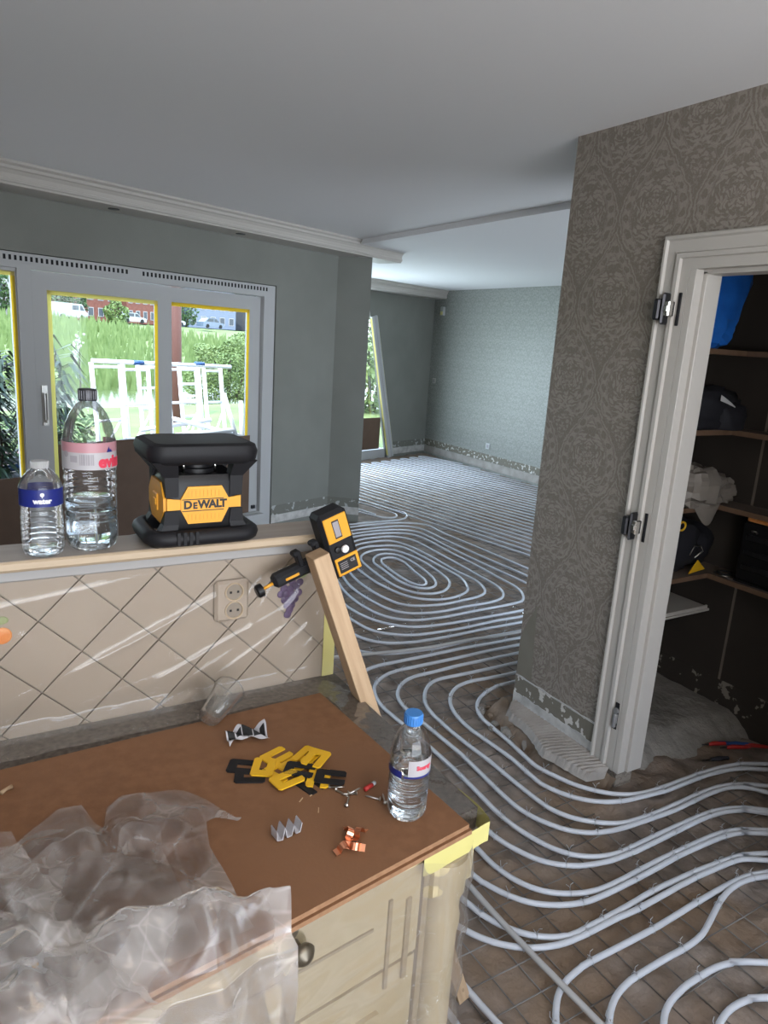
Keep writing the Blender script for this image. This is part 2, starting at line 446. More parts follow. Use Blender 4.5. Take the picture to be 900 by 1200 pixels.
M['cream_dark'] = pmat('cream_groove', (.34, .28, .17), .6)
M['antique'] = pmat('dark_pewter', (.14, .12, .09), .4, metal=.8)
M['tape'] = tape_mat('yellow_tape', (.80, .64, .12)); M['tape_pale'] = tape_mat('pale_yellow_tape', (.80, .74, .36))
M['tape_solid'] = pmat('corner_tape_yellow', (.58, .53, .20), .6)
M['film_low'] = film('worktop_film', (.97, .965, .95), .012, .14, .07)
M['card'] = pmat('brown_board', (.115, .073, .050), .7, col2=(.13, .083, .058), vscale=8)
M['black'] = pmat('black_rubber', (.010, .010, .012), .55, spec=.3)
M['black_gloss'] = pmat('black_plastic', (.008, .008, .009), .4, spec=.3)
M['strip'] = pmat('grey_cover_strip', (.31, .30, .29), .5)
M['dewalt'] = pmat('tool_yellow', (.72, .33, .022), .42)
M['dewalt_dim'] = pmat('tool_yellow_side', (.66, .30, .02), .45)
M['yellow'] = pmat('shim_yellow', (.70, .40, .015), .5)
M['chrome'] = pmat('chrome', (.75, .74, .72), .18, metal=1.0)
M['darkmetal'] = pmat('dark_metal', (.05, .05, .055), .35, metal=.8)
M['steel'] = pmat('screw_steel', (.42, .40, .37), .3, metal=1.0)
M['copper'] = pmat('copper', (.85, .38, .22), .28, metal=1.0)
M['red'] = pmat('red_plastic', (.40, .025, .02), .5)
M['blue'] = pmat('blue_plastic', (.02, .06, .20), .5)
M['cap_blue'] = pmat('blue_cap', (.05, .20, .52), .4)
M['label_blue'] = pmat('navy_label', (.012, .02, .16), .4)
M['label_white'] = pmat('pale_label', (.40, .385, .40), .4)
M['label_pink'] = pmat('pink_label_band', (.44, .22, .25), .4)
M['print_red'] = pmat('red_print', (.62, .05, .09), .5)
M['print_white'] = pmat('white_print', (.75, .76, .78), .5)
M['print_grey'] = pmat('grey_print', (.30, .28, .30), .5)
M['print_black'] = pmat('black_print', (.012, .012, .012), .5)
M['grape'] = pmat('grape_print', (.062, .038, .085), .4, col2=(.10, .06, .13), vscale=60)
M['orange'] = pmat('orange_print', (.60, .20, .05), .4, col2=(.66, .30, .1), vscale=40)
M['leaf_print'] = pmat('leaf_print', (.26, .30, .14), .5)
M['clear_cap'] = film('milky_cap', (.85, .85, .85), .5, .3, .5)
M['film'] = film('wrapping_film', (.985, .98, .97), .03, .12, .30, bump=.2, bscale=9)
M['bag'] = film('milky_plastic_sheet', (.90, .885, .87), .19, .16, .36, (.84, .81, .79), crease=.13)
M['pet'] = film('bottle_plastic', (.96, .965, .97), .02, .04, .42)
M['cup'] = film('cup_plastic', (.95, .95, .94), .035, .08, .38)
M['glass'] = film('window_glass', (.95, .97, .96), .0, .0, .10)
M['water'] = pmat('water', (.90, .96, 1.0), .0, trans=1.0, ior=1.33)
M['closet_shelf'] = pmat('closet_shelf', (.15, .12, .10), .6, col2=(.18, .145, .12), vscale=6)
M['shelf_edge'] = pmat('shelf_edge_wood', (.13, .075, .045), .6, col2=(.16, .095, .06), vscale=20)
M['bag_blue'] = pmat('blue_bag', (.012, .10, .42), .4, col2=(.02, .15, .55), vscale=10)
M['cloth_black'] = pmat('black_cloth', (.013, .013, .018), .8)
M['grey_bag'] = pmat('grey_plastic_bag', (.20, .175, .152), .5, col2=(.25, .22, .19), vscale=9)
M['reflect'] = pmat('reflective_strip', (.55, .55, .55), .3)

# ================================================================== THE SETTING
def wprism(P, s0, s1, n0, n1, z0, z1, mb=None):
    mb = mb or MB()
    poly = [P(s0, n0, z0), P(s1, n0, z0), P(s1, n1, z0), P(s0, n1, z0)]
    return mb.prism(poly, (0, 0, z1-z0))
# ---- ceiling with the small step down to the far room
def wall_y(x, P): # y of the inner face of a facade at plan x
    o = P(0, 0, 0); return o.y+(x-o.x)*WD.y/WD.x
mb = MB()
mb.prism([(-2.3, -2.3, CEIL), (3.2, -2.3, CEIL), (3.2, wall_y(3.2, WP)+.12, CEIL), (-2.3, wall_y(-2.3, WP)+.12, CEIL)], (0, 0, .25))
mb.prism([(3.2, .25, CEIL2), (6.85, .25, CEIL2), (6.85, wall_y(6.85, FP)+.12, CEIL2), (3.2, wall_y(3.2, FP)+.12, CEIL2)], (0, 0, .29))
struct(mb, 'ceiling', M['ceiling'], 'white ceiling with a small step down towards the far room')

# ---- floor: broken out ground
def ground_z(x, y):
    z = -.095+.010*fbm(x, y, 2.2, 3, 3)+.024*fbm(x, y, 9.0, 3, 9)
    cx = (x-.015)/.1; cyy = (y-.023)/.1         # the ground pillows up a little between the wires
    return z-.003+.004*np.abs(np.sin(PI*cx))*np.abs(np.sin(PI*cyy))
def ground_patch(mb, x0, x1, y0, y1, st):
    nx = int((x1-x0)/st)+1; ny = int((y1-y0)/st)+1
    xs = np.linspace(x0, x1, nx); ys = np.linspace(y0, y1, ny)
    Xg, Yg = np.meshgrid(xs, ys); Z = ground_z(Xg, Yg)
    vs = np.c_[Xg.ravel(), Yg.ravel(), Z.ravel()].tolist()
    fs = [(j*nx+i, j*nx+i+1, (j+1)*nx+i+1, (j+1)*nx+i) for j in range(ny-1) for i in range(nx-1)]
    mb.add(vs, fs)
mb = MB()
ground_patch(mb, .3, 3.3, .2, 3.6, .016)
ground_patch(mb, 3.3, 6.85, .2, 3.6, .07)
ground_patch(mb, -2.3, .3, -2.3, 3.6, .10)
ground_patch(mb, .3, 6.85, -2.3, .2, .10)
ground_patch(mb, -2.3, 6.85, 3.6, 10.0, .045)
struct(mb, 'floor', M['ground'], 'broken-out brown floor bed under the heating pipes', smooth=True)
# raised old screed in the closet, with a broken edge
def screed():
    mb = MB(); nx, ny = 46, 44
    x0, x1, y0, y1 = 2.30, 3.23, 1.50, 2.305
    vs = []; keep = {}
    for j in range(ny):
        for i in range(nx):
            x = x0+(x1-x0)*i/(nx-1); y = y0+(y1-y0)*j/(ny-1)
            edge = 1.76+.10*float(vnoise(x, 3.1, 9.0, 5))+.10*float(vnoise(x, .7, 3.0, 2))+.05*float(vnoise(x, 2.7, 24.0, 2))-.10*max(0, x-2.95)
            k = (y-edge)/.13
            top = -.006+.012*float(fbm(x, y, 12, 3, 4))
            z = top if k > 1 else (-.12 if k < 0 else -.12+(top+.12)*(k**.8)+.02*float(fbm(x, y, 25, 2, 7)))
            vs.append((x, y, z))
    fs = [(j*nx+i, j*nx+i+1, (j+1)*nx+i+1, (j+1)*nx+i) for j in range(ny-1) for i in range(nx-1)]
    mb.add(vs, fs); return mb
struct(screed(), 'floor_closet', M['screed'], 'raised old screed with a broken edge inside the dark closet', smooth=50)

# ---- right block with the closet door
XB = 2.286
mb = MB()
mb.bx((XB, 1.725, -.14), (XB+.10, 2.386, 2.62)); mb.bx((XB, .80, 2.02), (XB+.10, 1.725, 2.62)); mb.bx((XB, -2.2, -.14), (XB+.10, .80, 2.62))
wb = struct(mb, 'wall_block', M['paper'], 'taupe damask wallpapered wall with the closet doorway')
mb = MB(); mb.bx((XB+.001, 2.3055, -.14), (3.33, 2.386, 2.62))
struct(mb, 'wall_closet_outside', M['paper_x'], 'damask wallpapered return of the closet towards the far room')
mb = MB(); mb.prism([(XB-.0015, 2.3855, .136), (XB-.0015, 2.279, .136), (XB-.0015, 2.294, .43), (XB-.0015, 2.298, .517), (XB-.0015, 2.35, .415), (XB-.0015, 2.372, .36), (XB-.0015, 2.3855, .30)], (.0012, 0, 0))
mb.build('bare_patch', M['olive'], wb)
# stripped skirting band at the foot of the block
tr = sempty('trim_1', 'stripped skirting band with flaked white plaster at the foot of the damask wall', (XB, 1.86, 0))
mb = MB(); mb.bx((XB-.0015, 1.857, .036), (XB+.001, 2.3865, .128)); mb.build('bare_band', M['flake'], tr)
mb = MB()
def ragged(y0, y1, z0, z1, amp, n, x, th=.004, seed=0):
    m2 = MB(); ys = np.linspace(y0, y1, n)
    top = z1+amp*np.array([float(vnoise(y, .3, 45, seed)) for y in ys])
    vs = []; fs = []
    for y, t_ in zip(ys, top): vs += [(x, y, z0), (x, y, t_), (x+th, y, t_), (x+th, y, z0)]
    for i in range(n-1):
        for k in range(4): fs.append((i*4+k, i*4+(k+1) % 4, (i+1)*4+(k+1) % 4, (i+1)*4+k))
    fs += [(0, 1, 2, 3), ((n-1)*4, (n-1)*4+1, (n-1)*4+2, (n-1)*4+3)]
    return m2.add(vs, fs)
ragged(1.857, 2.388, -.02, .040, .016, 60, XB-.004, .006, 1).build('plaster_edge', M['plaster'], tr)
ragged(1.857, 2.388, .124, .131, .006, 60, XB-.003, .004, 3).build('paint_line', M['plaster'], tr)
# ridged strip of tile adhesive on the floor along the block
def adhesive():
    ys = [1.741, 1.76, 1.83, 1.906, 1.976, 2.03, 2.077, 2.14, 2.193, 2.278, 2.33, 2.375]
    xs = [2.250, 2.157, 2.142, 2.135, 2.110, 2.13, 2.153, 2.172, 2.184, 2.184, 2.205, 2.262]
    mb = MB(); nu, nv = 26, 300
    vs = []
    for j in range(nv):
        y = 1.742+(2.374-1.742)*j/(nv-1)
        xl = float(np.interp(y, ys, xs))+.008*float(vnoise(y, 1.0, 50, 2)); xr = 2.288 if y > 1.86 else 2.288-.25*(1.86-y)
        for i in range(nu):
            k = i/(nu-1); x = xl+(xr-xl)*k
            z = -.004-.012*(1-k)+.017*(abs(((y*1.0+x*.45)/.023) % 1.0*2-1)-.5)*min(1, k*6, (1-k)*6)
            if i == 0: z = -.05; x -= .010
            vs.append((x, y, z))
    fs = [(j*nu+i, j*nu+i+1, (j+1)*nu+i+1, (j+1)*nu+i) for j in range(nv-1) for i in range(nu-1)]
    return mb.add(vs, fs)
struct(adhesive(), 'trim_2', M['adhesive'], 'ridged pale strip of old tile adhesive along the damask wall', smooth=60)
# earth bank below that strip
def bank():
    mb = MB(); nu, nv = 14, 70
    def fn(u, v):
        y = 1.70+.74*v
        xr = 2.26
        xl = xr-.17-.07*float(vnoise(y, 2.0, 9, 4))+(.10 if y < 1.74 else 0)
        x = xl+(xr-xl)*u
        return (x, y, -.118+.092*(u**.6)+.028*float(fbm(x, y, 16, 3, 8)))
    return mb.grid(nu, nv, fn)
struct(bank(), 'trim_3', M['earth'], 'crumbling brown mortar bank below the adhesive strip', smooth=True)
stone_n = 0
for (x, y) in ((2.156, 2.396), (2.224, 2.405), (2.123, 2.323), (2.175, 2.34), (2.082, 2.299), (2.119, 2.236), (2.175, 2.262), (2.10, 2.40), (2.14, 2.45), (2.20, 2.46), (2.09, 2.17), (2.13, 2.12)):
    r = random.uniform(.016, .032)
    m2 = MB().ball((0, 0, 0), r, 7, 5, (1, random.uniform(.6, 1), random.uniform(.5, .8)), .22)
    o = m2.build('rubble_stone', M['earth'] if stone_n % 3 == 0 else M['screed'])
    o.location = (x, y, -.085+r*.4); o.rotation_euler = (random.random(), random.random(), random.random()*6)
    tag(o, 'loose broken stone in the rubble at the corner of the damask wall', 'stone', 'rubble stones at the wall corner'); stone_n += 1

# ---- closet interior
cw = sempty('wall_closet', 'dark brown painted inside walls of the closet', (2.8, 2.2, 0))
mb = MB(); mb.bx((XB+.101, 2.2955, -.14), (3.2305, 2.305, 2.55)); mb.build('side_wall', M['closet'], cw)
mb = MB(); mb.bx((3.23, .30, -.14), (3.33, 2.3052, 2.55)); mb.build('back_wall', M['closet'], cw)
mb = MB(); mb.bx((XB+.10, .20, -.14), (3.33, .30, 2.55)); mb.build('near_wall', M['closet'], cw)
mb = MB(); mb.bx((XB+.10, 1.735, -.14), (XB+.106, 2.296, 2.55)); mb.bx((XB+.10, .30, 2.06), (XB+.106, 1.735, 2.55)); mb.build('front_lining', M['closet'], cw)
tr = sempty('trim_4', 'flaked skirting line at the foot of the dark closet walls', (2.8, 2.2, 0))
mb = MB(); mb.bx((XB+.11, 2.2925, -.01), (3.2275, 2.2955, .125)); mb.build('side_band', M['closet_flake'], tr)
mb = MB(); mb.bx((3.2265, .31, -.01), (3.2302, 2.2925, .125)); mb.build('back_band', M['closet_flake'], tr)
for y in (1.92, 1.60):
    mb = MB(); mb.box((3.2285, y, 1.0), (.004, .012, 1.75)); mb.build('paper_seam', M['closet_flake'] if False else M['closet_shelf'], cw)

# ---- door frame
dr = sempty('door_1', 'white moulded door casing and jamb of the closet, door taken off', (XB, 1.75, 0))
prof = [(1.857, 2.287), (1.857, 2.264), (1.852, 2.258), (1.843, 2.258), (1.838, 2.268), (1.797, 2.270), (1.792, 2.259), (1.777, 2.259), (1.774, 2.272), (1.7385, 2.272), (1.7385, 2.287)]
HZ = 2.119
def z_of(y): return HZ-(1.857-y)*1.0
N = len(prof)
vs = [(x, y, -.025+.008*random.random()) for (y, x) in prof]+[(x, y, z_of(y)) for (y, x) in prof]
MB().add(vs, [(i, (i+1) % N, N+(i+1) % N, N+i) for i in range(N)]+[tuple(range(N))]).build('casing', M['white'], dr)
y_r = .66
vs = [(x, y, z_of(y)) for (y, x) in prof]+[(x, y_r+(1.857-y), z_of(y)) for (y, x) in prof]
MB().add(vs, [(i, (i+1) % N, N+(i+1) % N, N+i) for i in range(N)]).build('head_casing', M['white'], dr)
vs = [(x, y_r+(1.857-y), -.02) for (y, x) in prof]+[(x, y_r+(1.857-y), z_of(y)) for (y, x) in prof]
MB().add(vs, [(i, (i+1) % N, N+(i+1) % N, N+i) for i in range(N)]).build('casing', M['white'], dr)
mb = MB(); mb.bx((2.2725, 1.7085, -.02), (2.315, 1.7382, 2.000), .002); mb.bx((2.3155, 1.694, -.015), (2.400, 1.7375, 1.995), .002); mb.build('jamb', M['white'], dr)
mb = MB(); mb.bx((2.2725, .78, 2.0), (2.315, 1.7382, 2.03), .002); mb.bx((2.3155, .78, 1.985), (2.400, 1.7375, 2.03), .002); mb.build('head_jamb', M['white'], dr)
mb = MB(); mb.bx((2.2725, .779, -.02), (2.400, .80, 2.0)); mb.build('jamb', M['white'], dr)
for z, full in ((1.861, True), (1.039, True), (.228, False)):
    h = MB()
    if full:
        h.bx((2.222, 1.808, z-.040), (2.268, 1.836, z+.036), .006)
        hg = h.build('hinge', M['darkmetal'], dr)
        m2 = MB(); m2.bx((2.224, 1.790, z-.056), (2.268, 1.803, z+.056), .006); m2.build('hinge_plate', M['darkmetal'], hg)
        m2 = MB(); m2.bx((2.228, 1.768, z-.028), (2.262, 1.792, z+.028), .004); m2.bx((2.224, 1.771, z-.012), (2.264, 1.789, z+.012), .003); m2.build('hinge_arm', M['chrome'], hg)
        m2 = MB(); m2.bx((2.268, 1.752, z-.058), (2.2735, 1.766, z+.058), .002); m2.build('hinge_slot', M['black'], hg)
    else:
        h.bx((2.268, 1.748, z-.060), (2.2735, 1.768, z+.060), .002); hg = h.build('hinge', M['black'], dr)
        m2 = MB(); m2.bx((2.256, 1.750, z-.050), (2.270, 1.764, z-.006), .003); m2.bx((2.250, 1.744, z-.030), (2.268, 1.758, z+.016), .004); m2.tube([(2.262, 1.752, z+.030), (2.254, 1.752, z+.030)], .012, 10); m2.build('hinge_arm', M['zinc'], hg)

# ---- window wall (turned about 19 degrees), pillar and cornice
mb = MB(); wprism(WP, -5.3, .72, -.15, 0, 2.09, 2.62, mb); wprism(WP, -.03, .72, -.15, 0, -.14, 2.09, mb); wprism(WP, -5.3, -3.68, -.15, 0, -.14, 2.09, mb)
struct(mb, 'wall_window', M['grey_wall'], 'grey-green painted wall around the sliding window')
P2 = WP(.72, 0, 0); P3 = Vector((3.396, 6.044, 0))
mb = MB(); mb.prism([Vector((x, y, -.14)) for x, y in ((P2.x, P2.y), (P3.x, P3.y), (3.62, 8.78), (3.42, 8.78), (P2.x+.03, P2.y+.16))], (0, 0, 2.76))
struct(mb, 'wall_pillar', M['grey_wall'], 'grey-green pillar where the window wall turns into the far room')
tr = sempty('trim_5', 'stripped skirting band with flaked plaster under the grey window wall', WP(.3, 0, 0))
def band(A, B, nrm, z0, z1, th, mat, name, parent):
    A = Vector(A); B = Vector(B); nrm = Vector(nrm)
    m2 = MB(); m2.prism([A+Vector((0, 0, z0)), B+Vector((0, 0, z0)), B+nrm*th+Vector((0, 0, z0)), A+nrm*th+Vector((0, 0, z0))], (0, 0, z1-z0)); return m2.build(name, mat, parent)
pn = (P3-P2).normalized().cross(Vector((0, 0, 1)))
band(WP(-.03, 0, 0), P2, WN, .045, .135, .003, M['flake_grey'], 'bare_band', tr)
band(WP(-.03, 0, 0), P2, WN, -.03, .045, .008, M['plaster'], 'plaster_edge', tr)
band(P2, P3, pn, .045, .135, .003, M['flake_grey'], 'bare_band', tr)
band(P2, P3, pn, -.03, .045, .008, M['plaster'], 'plaster_edge', tr)
# far facade and the papered far wall
mb = MB()
mb.prism([FP(s_, 0, z_) for s_, z_ in ((-.985, -.14), (.25, -.14), (.25, 2.62), (-1.60, 2.62), (-1.57, 2.12))], -WN*.035)
wprism(FP, -3.3, -1.58, -.15, 0, 2.12, 2.62, mb); wprism(FP, -3.45, -3.3, -.15, 0, -.14, 2.62, mb)
struct(mb, 'wall_facade', M['grey_wall'], 'grey-green wall of the far room beside the far window')
mb = MB(); mb.bx((6.703, .25, -.14), (6.85, 9.95, 2.62)); struct(mb, 'wall_far', M['paper_far'], 'damask papered wall of the far room, colour lightened for window light')
tr = sempty('trim_6', 'stripped skirting band along the papered far wall', (6.7, 7, 0))
mb = MB(); mb.bx((6.7, 2.4, .05), (6.7032, 9.80, .155)); mb.build('bare_band', M['flake'], tr)
mb = MB(); mb.bx((6.694, 2.4, -.06), (6.7034, 9.80, .045)); mb.build('plaster_edge', M['adhesive'], tr)
band(FP(-.9, 0, 0), FP(0, 0, 0), WN, .05, .15, .003, M['flake_grey'], 'bare_band', tr)
band(FP(-.9, 0, 0), FP(0, 0, 0), WN, -.05, .05, .012, M['plaster'], 'plaster_edge', tr)
# unseen walls that close the rooms
mb = MB(); mb.bx((-2.35, -2.3, -.14), (-2.2, 4.6, 2.62)); struct(mb, 'wall_left', M['grey_wall'], 'kitchen side wall outside the picture')
mb = MB(); mb.bx((-2.3, -2.2, -.14), (2.3, -2.05, .65)); mb.bx((-2.3, -2.2, 2.35), (2.3, -2.05, 2.62)); mb.bx((-2.3, -2.2, .65), (-1.0, -2.05, 2.35)); mb.bx((2.0, -2.2, .65), (2.3, -2.05, 2.35))
struct(mb, 'wall_rear', M['white'], 'kitchen rear wall with a window, outside the picture')
mb = MB(); mb.bx((3.33, .30, -.14), (6.85, .45, .30)); mb.bx((3.33, .30, 2.30), (6.85, .45, 2.62)); mb.bx((3.33, .30, .30), (3.70, .45, 2.30)); mb.bx((6.30, .30, .30), (6.85, .45, 2.30))
struct(mb, 'wall_living', M['grey_wall'], 'far room wall with a window, outside the picture')

# ---- box cornice along the window wall and along the far facade
cprof = [(0, 0), (.285, 0), (.288, .012), (.298, .016), (.300, .030), (.292, .034), (.294, .060), (.306, .078), (.318, .084), (.320, .100), (.338, .112), (.340, .126), (0, .126)]
def cornice(P, s0, s1, zb, name, label, spots, mat=M['white']):
    mb = MB(); N = len(cprof)
    vs = [P(s0, n, zb+z) for n, z in cprof]+[P(s1, n, zb+z) for n, z in cprof]
    mb.add(vs, [(i, (i+1) % N, N+(i+1) % N, N+i) for i in range(N)]+[tuple(range(N)), tuple(range(N, 2*N))])
    r = sempty(name, label, P((s0+s1)/2, .1, zb))
    mb.build('moulding', mat, r)
    for s in spots:
        m2 = MB(); c = P(s, .15, zb)
        m2.lathe([(.030, -.004), (.036, -.004), (.038, 0), (.038, .002)], 18, c); m2.build('spot_ring', M['darkmetal'], r)
        m2 = MB(); m2.lathe([(.004, -.001), (.028, -.002)], 14, c, True); m2.build('spot_lens', M['black_gloss'], r)
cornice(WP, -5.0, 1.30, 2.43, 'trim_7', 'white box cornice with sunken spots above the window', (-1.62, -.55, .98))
cornice(FP, -3.4, .02, 2.388, 'trim_8', 'white stepped cornice at the top of the far room wall', ())

# ================================================================== windows
def slab(mb, P, s0, s1, z0, z1, n0, n1): return wprism(P, s0, s1, n0, n1, z0, z1, mb)
def sash(parent, P, s0, s1, z0, z1, g, nface, ndepth, name='sash', gb=None):
    # g = (left, right, top, bottom) stile widths
    mb = MB(); n0 = nface-ndepth
    slab(mb, P, s0, s0+g[0], z0, z1, n0, nface); slab(mb, P, s1-g[1], s1, z0, z1, n0, nface)
    slab(mb, P, s0+g[0], s1-g[1], z1-g[2], z1, n0, nface); slab(mb, P, s0+g[0], s1-g[1], z0, z0+g[3], n0, nface)
    o = mb.build(name, M['frame'], parent)
    m2 = MB(); slab(m2, P, s0+g[0]-.005, s1-g[1]+.005, z0+g[3]-.005, z1-g[2]+.005, nface-ndepth*.6, nface-ndepth*.6+.006); m2.build('pane', M['glass'], o)
    return o
def tape(parent, P, s0, s1, z0, z1, n, wd=.028, sides='lrtb', mats=('tape', 'tape_pale')):
    if 'l' in sides: slab(MB(), P, s0, s0+wd, z0, z1, n, n+.0012).build('masking_tape', M[mats[1]], parent)
    if 'r' in sides: slab(MB(), P, s1-wd, s1, z0, z1, n, n+.0012).build('masking_tape', M[mats[0]], parent)
    if 't' in sides: slab(MB(), P, s0, s1, z1-wd, z1, n+.0013, n+.0024).build('masking_tape', M[mats[1] if s1 < -1.1 else mats[0]], parent)
w1 = sempty('window_1', 'white sliding window with yellow tape around its panes and a slotted vent on top', WP(-1.8, -.06, 0))
mb = MB()
slab(mb, WP, -.154, -.034, -.1, 2.085, -.12, -.012); slab(mb, WP, -3.68, -.154, 1.992, 2.085, -.12, -.012)
slab(mb, WP, -2.205, -2.118, -.1, 1.992, -.12, -.012); slab(mb, WP, -3.68, -3.60, -.1, 1.992, -.12, -.012); slab(mb, WP, -3.60, -.154, -.1, .10, -.12, -.012)
mb.build('frame', M['frame'], w1)
vent = slab(MB(), WP, -3.5, -.09, 2.022, 2.078, -.0118, -.006).build('vent_strip', M['frame'], w1)
mb = MB()
s = -3.46
while s < -.14:
    if not (-1.42 < s < -1.33): slab(mb, WP, s, s+.016, 2.036, 2.066, -.0118, -.0052)
    s += .0335
o = mb.build('vent_slots', M['black'], vent); o['kind'] = 'stuff'
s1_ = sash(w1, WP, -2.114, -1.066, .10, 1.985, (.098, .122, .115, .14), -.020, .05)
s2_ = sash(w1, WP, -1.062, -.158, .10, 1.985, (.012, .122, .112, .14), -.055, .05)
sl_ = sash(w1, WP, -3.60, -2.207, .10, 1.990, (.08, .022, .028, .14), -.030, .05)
tape(w1, WP, -2.016, -1.186, .24, 1.872, -.0205, sides='lrt')
tape(w1, WP, -1.052, -.278, .24, 1.874, -.0555, sides='rt')
tape(w1, WP, -3.52, -2.213, .24, 1.968, -.0305, sides='rt')
hd = MB(); hd.tube([WP(-2.065, .012, 1.02), WP(-2.065, .016, 1.20)], .008, 8); slab(hd, WP, -2.085, -2.047, .98, 1.25, -.02, -.010); slab(hd, WP, -2.072, -2.058, 1.0, 1.02, -.01, .02); hd.build('handle', M['steel'], s1_)
slab(MB(), WP, -.225, -.19, .13, .16, -.055, -.035).build('lock', M['darkmetal'], s2_)
# brown boards over the lower panes
def board(P, s0, s1, z0, z1, n, label):
    o = slab(MB(), P, s0, s1, z0, z1, n, n+.005).build('protective_board', M['card']); tag(o, label, 'board', 'brown boards over the panes'); return o
board(WP, -1.990, -1.10, .10, .846, -.012, 'brown hardboard sheet behind the large water bottle, over the lower sliding pane')
board(WP, -1.045, -.255, .10, .802, -.052, 'brown hardboard sheet behind the rotary laser, over the fixed lower pane')
board(WP, -3.50, -2.21, .10, .640, -.012, 'brown hardboard sheet behind the small bottle with the navy label')
# white sill board at the foot of the window, seen just above the ledge
slab(MB(), WP, -3.6, -.16, -.08, .095, -.010, .05).build('sill_board', M['frame'], w1)
# far window
w2 = sempty('window_2', 'far room window beside the leaning white plank', FP(-2.3, -.06, 0))
mb = MB(); slab(mb, FP, -3.3, -3.24, -.1, 2.12, -.12, -.012); slab(mb, FP, -3.24, -1.55, 2.04, 2.12, -.12, -.012); slab(mb, FP, -3.24, -1.02, -.1, .05, -.12, -.012)
mb.build('frame', M['frame'], w2)
m2 = MB(); m2.prism([FP(s_, -.06, z_) for s_, z_ in ((-3.24, .05), (-1.0, .05), (-1.54, 2.04), (-3.24, 2.04))], -WN*.006); m2.build('pane', M['glass'], w2)
board(FP, -2.2, -1.17, .06, .545, -.02, 'brown board over the lower pane of the far window behind the pillar')

